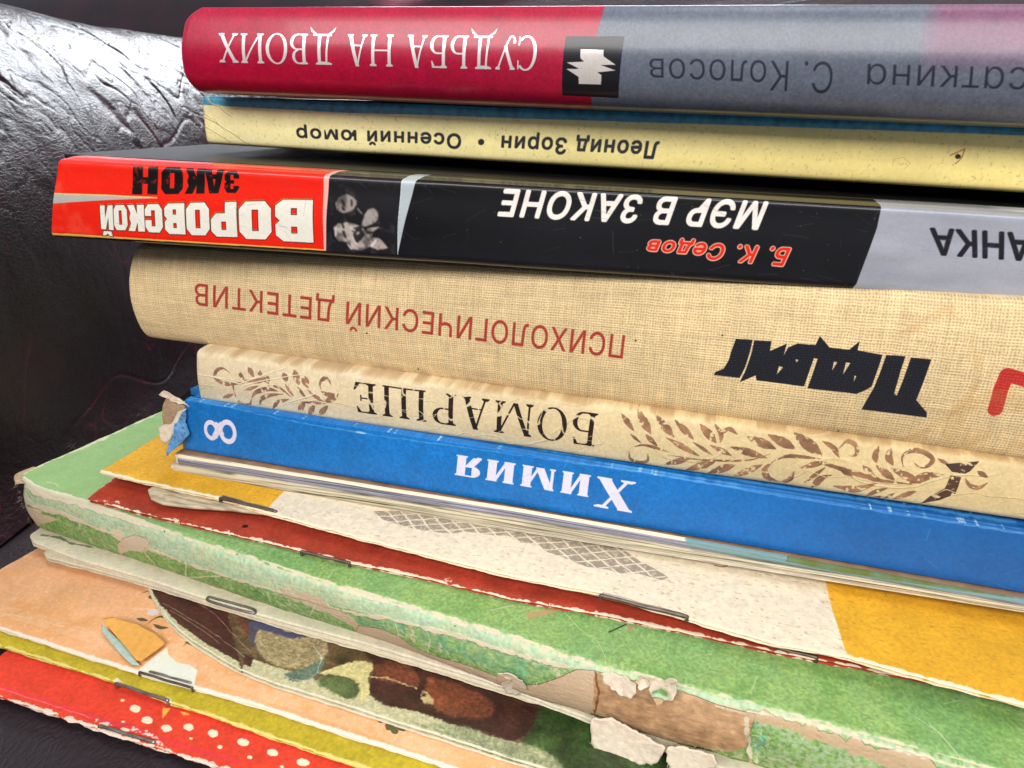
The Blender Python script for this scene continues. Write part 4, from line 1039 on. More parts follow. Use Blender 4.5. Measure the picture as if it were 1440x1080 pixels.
# ================================================================== two magazines under the blue book
def magazine(label, yc, yaw, tops, bots, xr, color, cover_col, seed, bandpaint=None, bulge=1.0):
    pl = Plane(yc, yaw)
    T = [pl.hit(p) for p in tops]; Bt = [pl.hit(p) for p in bots]
    e = thing('magazine', label, 'magazine', ((T[0][0] + xr) / 2, yc, Bt[0][2]), 'magazines under the blue book')
    ft = lambda x: np.interp(x, [p[0] for p in T] + [400], [p[2] for p in T] + [T[-1][2]]); fb = lambda x: np.interp(x, [p[0] for p in Bt] + [400], [p[2] for p in Bt] + [Bt[-1][2]])
    x0 = T[0][0]; h = ft(0) - fb(0)
    def mp(p):
        q = pl.hit(p); return q[0], (q[2] - fb(q[0])) / (ft(q[0]) - fb(q[0])) * h
    cv = Canvas(x0 - 1, min(xr, 75), 0, h, 10, mp, color)
    rr = np.random.RandomState(seed); X = np.arange(cv.W) / cv.res; Yc = np.arange(cv.H)[:, None] / cv.res
    for k in range(7):
        c0 = rr.uniform(.12, .9) * h; yl = c0 + n1(X, seed + k, 30) * .5 + n1(X, seed + 20 + k, 9) * .12
        ln = np.exp(-((Yc - yl[None, :]) / .055) ** 2) * sm(n1(X, seed + 40 + k, 12) + .5, .25, .5)[None, :]
        cv.col *= (1 - .45 * ln)[..., None]; cv.hgt -= ln * .08
    cv.col *= (.95 + .1 * fbm(cv.H, cv.W, 4, seed + 1, 2, 30.0))[..., None]
    if bandpaint: bandpaint(cv)
    mt = material('magazine_paper', img=cv.image('magazine'), rough=.85, spec=.15, bump=.7, bump_dist=.0004, grain=.04)
    nx = 160; pr = np.array(smooth([(.7, .985), (.55, .995), (.35 * bulge, .9), (0, .6), (0, .35), (.4 * bulge, .1), (1.5, 0), (6, 0)], 4))
    G = np.zeros((nx, len(pr), 3)); UV = np.zeros((nx, len(pr), 2)); u = np.linspace(0, 1, nx)
    for j, (dy, v) in enumerate(pr):
        x = x0 + (xr - x0) * u; zt, zb = ft(x), fb(x); dd = x - x0
        er = np.where(dd < 1.5, 1 - np.sqrt(np.clip(1 - (1 - dd / 1.5) ** 2, 0, 1)), 0) * 1.6
        G[:, j] = np.stack([x, yc + yaw * x + dy + er + .12 * n1(x, seed, 9) + .1 * n1(x + v * 31, seed + 5, 4), zb + (zt - zb) * np.clip(v, 0, 1)], 1)
        UV[:, j] = np.stack([(x - cv.s0) / (cv.s1 - cv.s0), 0 * x + np.clip(v, .01, .99)], 1)
    off = np.zeros_like(G); off[..., 1] = .5
    grid_shell('folded_spine', G, UV, off, mt, e)
    mc = material('magazine_cover', cover_col, .45, .4, bump=.3, grain=.3, grain_scale=260)
    def slab(nm, z1, z0, mat, d0=.6):
        P = []
        for zf_ in (z0, z1):
            for x, d in ((x0, d0), (xr, d0), (xr, 118), (x0, 118)): P.append((x, yc + yaw * x + d, zf_(x)))
        hexa(nm, P, mat, e, .15, 1)
    slab('front_cover', lambda x: ft(x), lambda x: ft(x) - .35, mc)
    slab('page_block', lambda x: ft(x) - .4, lambda x: fb(x) + .4, paper_grey)
    slab('back_cover', lambda x: fb(x) + .35, lambda x: fb(x), mc)
    return e
def bp1(cv):
    cv.poly([(200, 630), (236, 636), (360, 655), (720, 713), (965, 755), (965, 762.5), (720, 719.5), (360, 661.5), (236, 642)], rgb(236, 222, 190))
    cv.poly([(960, 755), (1080, 768), (1300, 800), (1450, 830), (1450, 850), (1290, 825), (1080, 790), (966, 768)], rgb(110, 150, 145), tex=.5 + .5 * cv.noise(2, 3))
    cv.poly([(1110, 780), (1200, 796), (1440, 838), (1440, 846), (1190, 806), (1105, 790)], rgb(96, 104, 40), tex=.4 + .6 * cv.noise(2, 4))
magazine('thin magazine with a lilac grey folded edge, directly under the blue book', 134.3, .018, [(243, 639), (360, 659), (720, 717), (965, 760), (1440, 846)], [(238, 654), (360, 673), (720, 730), (965, 773), (1440, 853)], 86, rgb(158, 156, 170), (.34, .20, .12), 301, bp1)
magazine('thin cream paged magazine lying on the yellow and white booklet', 133.8, .020, [(237, 654.5), (360, 673.5), (720, 731), (965, 773.5), (1440, 853.5)], [(240, 672), (360, 689), (720, 745), (1080, 801), (1440, 861)], 86, rgb(206, 194, 164), (.55, .48, .34), 305, None, .8)

# ================================================================== yellow and white booklet
YZ = -93.4
S = Sheet('booklet', 'yellow and white stapled booklet with grey net pattern, top one of the thin booklets', 'booklet', YZ,
          [(139, 663), (207, 679), (310, 701), (360, 717), (440, 738), (540, 765), (720, 810), (845, 834), (970, 871), (1080, 903), (1192, 924), (1320, 960), (1440, 991)], (225, 611), 88, 118, rgb(222, 166, 44), 8, 1.0, 60, 'booklets at the foot of the pile')
cv = S.cv; cv.vary(6, .07, 3); cv.vary(.5, .07, 4)
wt = np.empty_like(cv.col); wt[:] = rgb(230, 216, 190); wt *= (.93 + .14 * cv.noise(1.0, 6))[..., None]
cv.poly([(376, 716), (385, 705), (420, 672), (600, 620), (1100, 690), (1150, 780), (1160, 815), (1168, 850), (1195, 934), (1195, 1000), (300, 900)], wt)
def net_pattern():
    zn = lambda L: [(520 + x / 3.2727, 700 + y / 3.2727) for x, y in L]
    reg = [(15, 62), (200, 60), (620, 100), (900, 160), (1150, 228), (1240, 290), (1300, 320), (1370, 365), (1345, 380), (1240, 350), (1160, 350), (1090, 330), (1000, 318), (890, 275), (820, 250), (760, 215), (700, 205), (640, 175), (560, 172), (440, 155), (380, 165), (300, 158), (240, 150), (150, 128), (60, 100)]
    M = cv.poly_mask([cv.pts(zn(reg))])
    x0, y0, x1, y1, mk = M
    Y, X = np.mgrid[y0:y1, x0:x1] / cv.res
    wv = cv.noise(8, 61)[y0:y1, x0:x1] * 2.5
    a = np.abs(((X + Y * 1.15 + wv) / 4.6) % 1 - .5); b_ = np.abs(((X * .75 - Y * 1.5 + wv) / 4.4) % 1 - .5)
    cell = sm(np.minimum(.5 - a, .5 - b_), .055, .085)
    tex = np.zeros((cv.H, cv.W), np.float32); tex[y0:y1, x0:x1] = cell * (.55 + .45 * sm(cv.noise(.5, 62)[y0:y1, x0:x1], .3, .5))
    cv.paint(M, rgb(156, 144, 126), tex=tex)
    cv.line(zn([(1290, 322), (1350, 350), (1368, 366), (1345, 378), (1270, 356)]), 1.2, rgb(150, 140, 126))
net_pattern()
cv.line([(1005, 795), (1014, 797), (1022, 796), (1022, 790)], 2.0, rgb(110, 84, 50))
fb_ = fbm(cv.H, cv.W, cv.res * .45, 66, 2, 2.2); cv.col += (rgb(150, 110, 60) - cv.col) * (sm(fb_, .74, .82) * .35)[..., None]
def edge_wear(S, pts, wide, color, seed, jag=1.0, alpha=.95):
    cv = S.cv; cv.line(pts, wide * .8, color, jag=jag, seed=seed, alpha=alpha, hgt=.15, vert=True)
front = [(139, 663), (207, 679), (310, 701), (360, 717), (440, 738), (540, 765), (720, 810), (845, 834), (970, 871), (1080, 903), (1192, 924), (1320, 960), (1440, 991), (1560, 1024)]
edge_wear(S, front, 8, rgb(238, 224, 192), 5, .6)
for a, w_ in (((1275, 950), 10), ((1360, 969), 9), ((700, 806), 6), ((255, 690), 7), ((1192, 925), 8)): S.cv.blob(a, w_, 3.5, rgb(236, 222, 192), ang=.25, jag=.6, seed=int(a[0]))
for q in ((308, 701), (390, 722), (843, 837), (969, 870)): cv.blob(q, 5, 2.4, rgb(240, 228, 200), ang=.2, jag=.7, seed=int(q[0]))
cv.warp(.12, .5, 180)
mt = material('yellow_print_paper', img=cv.image('yellow_cover'), rough=.72, spec=.25, bump=.5, bump_dist=.0003, grain=.06, grain_scale=1400)
S.plate('front_cover', mt, 0, .45, jag=.22, seed=81)
S.plate('page_block', paper, -.5, .25, inset=.6, jag=.15, seed=82)
S.plate('back_cover', mt, -.8, .25, inset=.2, jag=.2, seed=83)
for P0, P1, m_ in (((310, 702), (388, 721), rusty), ((845, 839), (966, 869), rusty)):
    staple((P0[0], P0[1] - 1), (P1[0], P1[1] - 1), S.e, S.surf, m_, r=.42)
    staple((P0[0] + 3, P0[1] - 4), (P1[0] - 4, P1[1] - 4), S.e, S.surf, steel, r=.22)
# inner leaves that have slipped out of the cover at its left end
LS = Sheet('booklet', 'x', 'booklet', -94.9, [(207, 688), (211, 700), (228, 707), (258, 711), (330, 716), (420, 726), (520, 752)], (220, 680), 20, 60, rgb(200, 186, 156), 8, .8, 20)
bpy.data.objects.remove(LS.e); LS.e = S.e
cvl = LS.cv; cvl.vary(2, .1, 3); ly = fbm(cvl.H, cvl.W, 5, 8, 3, 8); cvl.col += (rgb(140, 120, 92) - cvl.col) * (sm(ly, .5, .7) * .6)[..., None]
mtl = material('loose_leaf_paper', img=cvl.image('leaves'), rough=.8, bump=.5, grain=.06)
LS.plate('inner_pages', mtl, 0, 1.0, jag=.12, seed=84, corner=.5)

# ================================================================== brick red booklet
RZ = -97.4
S = Sheet('booklet', 'brick red stapled booklet with frayed white edge, between yellow booklet and green book', 'booklet', RZ,
          [(120, 701), (180, 717), (270, 739), (360, 758), (480, 788), (567, 806), (720, 842), (845, 864), (990, 894), (1080, 914), (1155, 929), (1260, 949)], (153, 677), 60, 100, rgb(170, 62, 42), 8, 1.2, 60, 'booklets at the foot of the pile')
cv = S.cv; cv.vary(5, .12, 3); cv.vary(.6, .12, 4)
edge_wear(S, [(120, 702), (180, 718), (270, 740), (360, 759), (480, 789), (567, 807), (720, 843), (845, 865), (990, 895), (1080, 915), (1155, 930), (1260, 950)], 7, rgb(234, 216, 188), 15, .9)
edge_wear(S, [(120, 703), (130, 694), (153, 677)], 2.2, rgb(222, 200, 170), 16, 1.2)
for q, rx, ry in (((166, 706), 4, 2), ((149, 705), 3, 1.6), ((248, 732), 5, 3), ((319, 750), 3, 4.5), ((290, 743), 8, .8), ((428, 776), 9, 2.5), ((490, 790), 6, 3), ((640, 826), 16, 1.3), ((630, 816), 5, 3), ((775, 852), 5, 3), ((838, 862), 5, 3), ((1100, 910), 8, 3)):
    cv.blob(q, rx, ry, rgb(232, 212, 184), ang=.24, jag=.8, seed=int(q[0]), tex=sm(cv.noise(.5, 31), .3, .5))
cv.line([(200, 722), (260, 730), (300, 741)], 1, rgb(205, 110, 90), jag=1, alpha=.7); cv.line([(600, 812), (700, 832), (780, 850)], 1.4, rgb(196, 96, 74), jag=1, alpha=.6)
cv.blob((345, 740), 4.5, 2.4, rgb(36, 14, 14), ang=-.1, jag=.3)
mt = material('brick_red_paper', img=cv.image('brick_cover'), rough=.66, spec=.3, bump=.6, bump_dist=.0003, grain=.12, grain_scale=1500)
S.plate('front_cover', mt, 0, .45, jag=.24, seed=91)
S.plate('page_block', paper, -.5, .4, inset=.9, jag=.15, seed=92)
S.plate('back_cover', mt, -.95, .3, inset=.5, jag=.2, seed=93)
staple((424, 776), (491, 792), S.e, S.surf, rusty, r=.36)
staple((1082, 909), (1148, 925), S.e, S.surf, rusty, r=.42)

# ================================================================== big green picture book
GZT, GZB = -98.7, -113.3
gpl = Plane(107.0, -.0752)
grn = 'booklet'
S = Sheet('picture_book', 'large worn green picture book with torn spine showing bare board', 'book', GZT,
          [(24, 668), (47, 685), (125, 708), (200, 733), (270, 755), (440, 812), (610, 860), (720, 893), (820, 926), (955, 961), (1080, 992), (1205, 1027), (1355, 1067), (1440, 1092)], (228, 577), 96, 205, rgb(138, 172, 102), 8, 2.2, 85)
def green_paint(cv, k=.8, big=7):
    n = cv.noise(big, 3); n2 = cv.noise(1.1, 4); n3 = cv.noise(.45, 6, 3); n4 = cv.noise(15, 9)
    cv.col += (rgb(108, 154, 80) - cv.col) * (sm(n, .35, .7) * .6)[..., None]
    cv.col += (rgb(150, 180, 96) - cv.col) * (sm(n2, .52, .75) * .5)[..., None]
    cv.col += (rgb(108, 160, 132) - cv.col) * (sm(n4, .50, .72) * .15)[..., None]
    cv.col *= (1 + (n3 - .5) * .42 * k)[..., None]
cv = S.cv; green_paint(cv)
xx = np.arange(cv.W)[None, :] / cv.res + cv.s0; lf = (1 - sm(xx, -150, -95)) * np.ones((cv.H, 1)); cv.col += (rgb(142, 176, 116) * (0.95 + .1 * cv.noise(2, 8))[..., None] - cv.col) * (lf * .8)[..., None]
for L_, w_ in (([(796, 863), (815, 885), (840, 902), (850, 922), (852, 936)], .9), ([(1065, 950), (1055, 975)], 1.1), ([(1275, 1000), (1320, 1030), (1345, 1060)], 1.2), ([(1305, 1015), (1360, 1075)], .9), ([(690, 858), (720, 852)], 1.6), ([(470, 800), (460, 815)], 1.2), ([(66, 678), (78, 680), (82, 684)], 1.2), ([(1325, 990), (1350, 985)], 1)):
    cv.line(L_, w_, rgb(206, 208, 176), jag=.4, alpha=.8, hgt=-.2)
cv.poly([(737, 862), (745, 870), (785, 860), (780, 856)], rgb(178, 150, 106), jag=.3); cv.line([(856, 889), (880, 878)], 2, rgb(30, 36, 30)); cv.poly([(880, 879), (892, 880), (884, 889)], rgb(176, 140, 110))
edge_wear(S, [(30, 672), (47, 684), (90, 697), (125, 708), (200, 733)], 5, rgb(216, 206, 178), 25, .5)
edge_wear(S, [(190, 730), (270, 755), (440, 811), (610, 860), (720, 893), (820, 926)], 2.6, rgb(212, 200, 174), 26, .8)
edge_wear(S, [(820, 926), (955, 961), (1080, 992), (1205, 1027), (1355, 1067), (1440, 1092)], 2.6, rgb(206, 198, 168), 27, .9)
edge_wear(S, [(24, 668), (60, 652), (120, 628), (180, 600), (228, 577)], 3, rgb(206, 206, 166), 28, 1.2)
edge_wear(S, [(24, 664), (40, 660), (52, 655)], 7, rgb(200, 184, 140), 29, 1)
green_top = material('green_cover_paper', img=cv.image('green_cover'), rough=.6, spec=.32, bump=.6, bump_dist=.0004, grain=.06, grain_scale=1500)
S.plate('front_cover', green_top, 0, 1.1, jag=.22, seed=101, corner=2.5, round_=.7)
GB = S
# spine
ge = S.e
TL = gpl.hit((47, 685)); BLq = gpl.hit((50, 742))
ridge = [(24, 666), (47, 685), (125, 710), (200, 735), (270, 757), (440, 815), (610, 863), (720, 896), (820, 929), (955, 964), (1080, 995), (1205, 1030), (1355, 1070), (1440, 1095)]
bott = [(30, 722), (50, 742), (225, 800), (360, 847), (510, 892), (620, 933), (720, 970), (832, 1007), (940, 1042), (1080, 1082), (1440, 1200)]
def gp(p):
    q = onz(p, GZT); return q
RT = np.array([onz(p, GZT - .4) for p in ridge]); BT = []
for p in bott:
    # bottom line lies on the plane z = GZB
    BT.append(onz(p, GZB))
BT = np.array(BT)
# both lines as functions of x
topy = lambda x: np.interp(x, RT[:, 0], RT[:, 1]); boty = lambda x: np.interp(x, BT[:, 0], BT[:, 1])
hs = GZT - GZB
def gmap(p):
    """photo point -> (x, height) on the ruled spine surface"""
    d = ray(p)
    def err(v):
        q = d * ((GZB + v * hs) / d[2]); return q[1] - (boty(q[0]) + (topy(q[0]) - boty(q[0])) * v + prof_off(v)), q[0]
    vs = np.linspace(-.15, 1.15, 14); es = [err(v)[0] for v in vs]; best = None
    for i in range(13):
        if es[i] == 0 or es[i] * es[i + 1] < 0:
            lo, hi, el = vs[i], vs[i + 1], es[i]
            for _ in range(14):
                m_ = (lo + hi) / 2; em = err(m_)[0]
                if em * el > 0: lo, el = m_, em
                else: hi = m_
            best = (lo + hi) / 2; break
    if best is None: best = vs[int(np.argmin(np.abs(es)))]
    return err(best)[1], best * hs
def prof_off(v): return -1.6 * (1 - (2 * min(1, max(0, v)) - 1) ** 2)
cv = Canvas(-182, 75, 0, hs, 9, gmap, rgb(136, 170, 100))
green_paint(cv, 1.2, 5)
n5 = cv.noise(3, 12); n6 = cv.noise(.6, 13, 3)
mint = np.empty_like(cv.col); mint[:] = rgb(176, 198, 160); mint += (n5 - .5)[..., None] * np.array([-.08, .0, .08], np.float32); mint *= (.88 + .24 * n6)[..., None]
ridge2 = [(28, 703), (83, 719), (120, 733), (153, 744), (200, 765), (260, 790), (333, 815), (400, 834), (470, 851), (547, 868), (610, 884), (720, 916), (790, 938), (835, 948)]
cv.poly([(10, 655)] + ridge + ridge2[::-1] + [(10, 700)], mint)
teal = np.empty_like(cv.col); teal[:] = rgb(128, 172, 132); teal += (cv.noise(1.2, 33) - .5)[..., None] * np.array([.5, .2, -.15], np.float32); teal *= (.75 + .5 * cv.noise(.5, 34, 2))[..., None]
cv.poly([(470, 853), (547, 870), (610, 886), (720, 918), (790, 940), (735, 962), (700, 945), (620, 915), (560, 890), (480, 870)], teal, jag=.4, alpha=.55)
cr = rgb(214, 202, 174)
def gl(L_, w_, c_=cr, **k): cv.line(L_, w_, c_, **k)
gl([(24, 672), (47, 687), (90, 700), (125, 712), (200, 737), (270, 759)], [12, 9, 6, 5, 4, 3.5], jag=.6, seed=2, hgt=.25)
gl([(270, 759), (440, 817), (520, 840), (610, 865), (720, 898), (820, 931), (870, 944)], 3.6, jag=.9, seed=3, hgt=.2)
gl([(22, 690), (50, 712), (83, 720), (120, 735), (160, 750)], [10, 5, 4, 3.5, 4], jag=.7, seed=4, hgt=.25)
gl([(160, 750), (185, 760), (205, 772)], 7, jag=1, seed=5)
gl([(205, 770), (260, 792), (333, 815), (400, 834), (445, 847), (500, 862), (547, 869), (610, 885), (720, 917), (800, 938)], 4.2, jag=1.1, seed=6, hgt=.2)
gl([(400, 832), (450, 850), (490, 870), (510, 886), (545, 905)], [12, 15, 14, 16, 10], rgb(198, 180, 152), jag=.9, seed=7)
cv.poly([(505, 878), (530, 882), (560, 893), (585, 912), (610, 920), (720, 955), (720, 972), (600, 930), (540, 906), (500, 890)], rgb(196, 174, 148), jag=.8, hgt=-.3)
cv.poly([(165, 765), (175, 756), (190, 752), (205, 757), (211, 763), (202, 776), (185, 774), (170, 780)], rgb(206, 190, 164), jag=.7, hgt=-.3)
gl([(211, 762), (205, 778), (220, 795), (250, 812), (330, 838), (480, 885)], 2.2, rgb(200, 190, 150), jag=.8)
gl([(262, 790), (262, 812), (310, 810)], 1.3, rgb(205, 205, 168), jag=.5); gl([(378, 832), (379, 845)], 1.2, rgb(200, 205, 170)); gl([(602, 890), (605, 900), (602, 917)], 1.3, rgb(206, 210, 180)); gl([(445, 850), (437, 865)], 1, rgb(200, 205, 170)); gl([(555, 870), (560, 890)], 1, rgb(206, 210, 180))
cv.warp(.3, 1.4, 150, .0)
wn = sm(cv.noise(.9, 91), .60, .68) * sm(cv.noise(7, 92), .42, .6); cv.col += (rgb(206, 200, 168) - cv.col) * (wn * .75)[..., None]
# torn patch with bare board
cv.poly([(700, 945), (735, 962), (760, 960), (790, 950), (812, 940), (838, 942), (836, 1005), (800, 998), (740, 975), (700, 962)], rgb(196, 172, 142), jag=.5, hgt=-.4)
brd = np.empty_like(cv.col); brd[:] = rgb(182, 146, 108); brd *= (.78 + .3 * cv.noise(1.3, 37) + .3 * (cv.noise(.5, 39, 3, 3.0) - .3))[..., None]; cv.hgt += (cv.noise(.5, 39, 3, 3.0) - .5) * .2; brd += (cv.noise(5, 38) - .5)[..., None] * .12
cv.poly([(836, 942), (870, 950), (905, 958), (960, 972), (1010, 990), (1062, 1003), (1050, 1048), (1030, 1055), (1000, 1052), (940, 1040), (900, 1026), (860, 1008), (834, 1000)], brd, jag=.6, hgt=-.6)
gl([(838, 944), (842, 970), (836, 1002)], 3, rgb(116, 76, 44), jag=1, hgt=-.5); gl([(834, 1003), (860, 1010), (900, 1028), (940, 1043), (1000, 1054)], 3.4, rgb(118, 80, 50), jag=1, hgt=-.6)
gl([(1010, 990), (1060, 1003)], 6, rgb(204, 188, 156), jag=1)
# beyond the patch
cv.poly([(1060, 1000), (1150, 1022), (1250, 1045), (1440, 1096), (1440, 1250), (1060, 1090)], mint * .93, tex=sm(n6, .35, .6) * .7)
gl([(1055, 1003), (1120, 1022), (1200, 1048), (1280, 1075), (1350, 1095)], [14, 14, 16, 18, 18], rgb(190, 164, 128), jag=1, hgt=-.3)
gl([(1050, 998), (1130, 1015), (1200, 1035), (1290, 1062), (1400, 1090)], 3, cr, jag=.9)
gl([(1050, 1010), (1052, 1040), (1056, 1075)], 7, rgb(210, 196, 166), jag=1); cv.blob((1068, 1040), 10, 14, teal, jag=.6)
gl([(24, 700), (32, 722), (50, 742), (120, 765), (225, 800), (360, 848), (430, 870)], [8, 5, 4, 3, 3, 3, 3], rgb(208, 198, 158), jag=.8)
cv.poly([(18, 660), (26, 690), (40, 712), (62, 716), (58, 722), (86, 730), (60, 736), (45, 745), (10, 745)], rgb(206, 188, 158), jag=.8)
for q in ((186, 822 - 90), (230, 748), (332, 781), (375, 790), (640, 880)): cv.blob(q, 1.2, 1, rgb(50, 60, 50))
cv.warp(.2, .8, 160, .0)
green_spine = material('worn_green_spine', img=cv.image('green_spine'), rough=.68, spec=.28, bump=.9, bump_dist=.0007, grain=.07, grain_scale=1500)
nx = 420; pr = np.array([(3, .955), (1, .955), (.2, .945), (-.25, .92), (-.3, .84), (-.3, .72), (-.3, .6), (-.3, .5), (-.3, .4), (-.3, .3), (-.3, .2), (-.3, .1), (0, .03), (1.5, .0), (5, .0)])
G = np.zeros((nx, len(pr), 3)); UV = np.zeros((nx, len(pr), 2)); u = np.linspace(0, 1, nx)
for j, (dy, v) in enumerate(pr):
    xl = -177.0 + 3.5 * (1 - np.clip(v, 0, 1)) ** 2 * 1.0
    x = xl + (96 - xl) * u; dd = x - xl
    er = np.where(dd < 5, 1 - np.sqrt(np.clip(1 - (1 - dd / 5) ** 2, 0, 1)), 0) * 3.6
    vc = min(1, max(0, v))
    y = boty(x) + (topy(x) - boty(x)) * vc + prof_off(vc) + dy + er
    y = y + .35 * n1(x, 400, 8) + .3 * n1(x + v * 37, 401, 3) + .12 * n1(x * 1.0 + v * 91, 402, 1.1)
    # the bare board is sunk where the paper has gone
    G[:, j] = np.stack([x, y, GZB + hs * v + .1 * n1(x, 404, 6)], 1)
    UV[:, j] = np.stack([(x - cv.s0) / (cv.s1 - cv.s0), 0 * x + np.clip(v, .004, .996)], 1)
off = np.zeros_like(G); off[..., 1] = 1.1
grid_shell('spine', G, UV, off, green_spine, ge)
hexa('page_block', [(-172, 121, GZB + .2), (92, 106, GZB + .2), (92, 300, GZB + .2), (-172, 318, GZB + .2), (-172, 121, GZT - 2.4), (92, 106, GZT - 2.4), (92, 300, GZT - 2.4), (-172, 318, GZT - 2.4)], paper, ge, .2)
# curls of torn paper on the spine
def g3(p):
    x, t = gmap(p); v = t / hs; return np.array([x, boty(x) + (topy(x) - boty(x)) * v + prof_off(v) - .2, GZB + v * hs])
def guv(v_):
    return ((v_[0] - cv.s0) / (cv.s1 - cv.s0), min(.99, max(.01, (v_[2] - GZB) / hs)))
zt = lambda L: [(720 + x / 4, 810 + y / 4) for x, y in L]
flap('paper_curl', zt([(505, 540), (560, 535), (640, 550), (700, 575), (710, 620), (680, 655), (620, 650), (560, 620), (520, 585)]), g3, ge, torn, (0, -1, .25), lift=1.6, th=.3, hinge=(850, 946), seed=11)
flap('green_paper_curl', zt([(775, 570), (860, 565), (940, 540), (915, 575), (932, 610), (910, 655), (830, 690), (790, 650), (765, 600)]), g3, ge, torn, (0, -1, .35), lift=2.6, th=.25, hinge=(915, 955), seed=12)
flap('green_paper_patch', zt([(800, 595), (850, 585), (890, 610), (880, 645), (830, 672), (800, 640)]), lambda p: g3(p) + np.array([0, -2.3, .8]), ge, green_spine, (0, -1, .3), lift=.8, th=.1, seed=13, uvf=guv)
flap('paper_curl', zt([(705, 570), (740, 540), (780, 555), (770, 600), (730, 620)]), g3, ge, torn, (0, -1, .3), lift=1.6, th=.3, seed=14, rough=.06)
_hp = g3((880, 1000)); _hpl = Plane(_hp[1] + .0752 * _hp[0] - .6, -.0752)
flap('hanging_paper_tear', zt([(455, 785), (560, 800), (650, 840), (800, 905), (875, 925), (850, 960), (820, 1000), (740, 1010), (640, 1000), (540, 1005), (490, 965), (455, 900), (448, 850)]), _hpl.hit, ge, torn, (0, -1, -.1), lift=2.0, th=.45, hinge=(870, 1010), seed=15, rough=.06)
flap('hanging_paper_tear', zt([(875, 935), (940, 950), (1030, 975), (1140, 1000), (1152, 1035), (1090, 1070), (980, 1078), (910, 1060), (878, 1010)]), _hpl.hit, ge, torn, (0, -1, -.1), lift=1.6, th=.45, hinge=(975, 1045), seed=16, rough=.06)
flap('paper_curl', [(706, 937), (718, 934), (738, 950), (742, 965), (728, 975), (712, 968), (708, 955), (722, 950)], g3, ge, torn, (0, -1, .2), lift=2.4, th=.3, hinge=(735, 972), seed=17, rough=.06)
flap('paper_curl', [(22, 668), (40, 660), (52, 656), (46, 668), (36, 680), (24, 680)], lambda p: onz(p, GZT - .6), ge, board, (-.5, -.5, .3), lift=.2, th=.4, seed=18, rough=.2)
flap('green_paper_curl', [(1052, 1030), (1062, 1026), (1074, 1034), (1076, 1060), (1062, 1066), (1050, 1052)], g3, ge, green_spine, (0, -1, .1), lift=1.2, th=.25, seed=19, uvf=guv)

# loose paper fibres standing off the tears
def fibres(paths, n, mapper, parent, seed, lmin=.4, lmax=1.5):
    r = np.random.RandomState(seed); V = []; F = []
    for P in paths:
        D = dense(P, 2, closed=False)
        for _ in range(n):
            k = r.randint(len(D)); p = np.array(mapper(D[k] + r.normal(0, .8, 2))); d = r.normal(0, 1, 3) + np.array([0, -.9, -.2]); d /= np.linalg.norm(d)
            L_ = r.uniform(lmin, lmax); w = r.uniform(.02, .05); sd = np.cross(d, [0, 1, .3]); sd /= np.linalg.norm(sd); c = r.normal(0, .3, 3) * L_
            a, m1, e = p, p + d * L_ * .5 + c * .3, p + d * L_ + c; i0 = len(V)
            V += [a - sd * w, a + sd * w, m1 - sd * w * .8, m1 + sd * w * .8, e]; F += [(i0, i0 + 1, i0 + 3, i0 + 2), (i0 + 2, i0 + 3, i0 + 4)]
    o = link('paper_fibres', mesh('paper_fibres', local(parent, W(np.array(V))), F), torn, parent); o['kind'] = 'stuff'
fibres([[(735, 962), (790, 950), (838, 942)], [(836, 942), (905, 958), (1010, 990), (1062, 1003)], [(834, 1003), (900, 1026), (940, 1040), (1000, 1052)], [(700, 962), (740, 978), (832, 1005)], [(505, 885), (560, 905), (620, 930), (700, 958)], [(165, 765), (190, 752), (211, 763), (202, 776)], [(1060, 1003), (1200, 1048), (1300, 1080)], [(24, 668), (30, 700), (45, 738)]], 34, g3, ge, 5)
fibres([zt([(455, 900), (490, 965), (540, 1005), (740, 1010), (820, 1000)]), zt([(878, 1010), (910, 1060), (1090, 1070), (1152, 1035)])], 46, lambda p: _hpl.hit(p) + np.array([0, -1.6, 0]), ge, 6, .3, 1.1)

# ================================================================== pale booklets under the green book
S = Sheet('booklet', 'booklet with a thick pale edge and a looped bright staple, directly under the green book', 'booklet', -113.5,
          [(40, 752), (46, 762), (110, 786), (210, 815), (300, 845), (400, 874), (510, 903), (685, 957), (760, 985)], (62, 738), 40, 110, rgb(222, 212, 186), 8, 1.5, 40, 'booklets at the foot of the pile')
cv = S.cv; cv.vary(3, .05, 2); cv.vary(.5, .04, 3)
cv.line([(60, 752), (85, 757), (100, 764), (130, 770)], 4, rgb(96, 112, 70), jag=1.4, alpha=.8)
mt = material('pale_cover_paper', img=cv.image('pale_cover'), rough=.8, bump=.3, bump_dist=.0003, grain=.08)
pale_e = S.e; S.plate('front_cover', mt, 0, .9, jag=.07, seed=111); S.plate('page_block', paper_grey, -.95, .35, inset=.5, seed=112); S.plate('back_cover', mt, -1.3, .3, inset=.2, seed=113)
S = Sheet('booklet', 'thin plain cream booklet resting on the peach booklet, second beneath the green book', 'booklet', -115.1,
          [(60, 776), (66, 784), (130, 800), (210, 822), (290, 847), (362, 869), (450, 895), (500, 908), (600, 938), (685, 964), (800, 1000)], (80, 760), 40, 110, rgb(214, 202, 174), 8, 1.3, 40, 'booklets at the foot of the pile')
cv = S.cv; cv.vary(3, .04, 2); cv.vary(.5, .04, 3)
mt = material('cream_cover_paper', img=cv.image('cream_cover'), rough=.75, bump=.5, bump_dist=.0003, grain=.07)
S.plate('front_cover', mt, 0, .45, jag=.08, seed=116); S.plate('page_block', paper_grey, -.5, .4, inset=.9, seed=117); S.plate('back_cover', mt, -.95, .35, inset=.1, seed=118)
up = np.array([0, 0, 1.0])
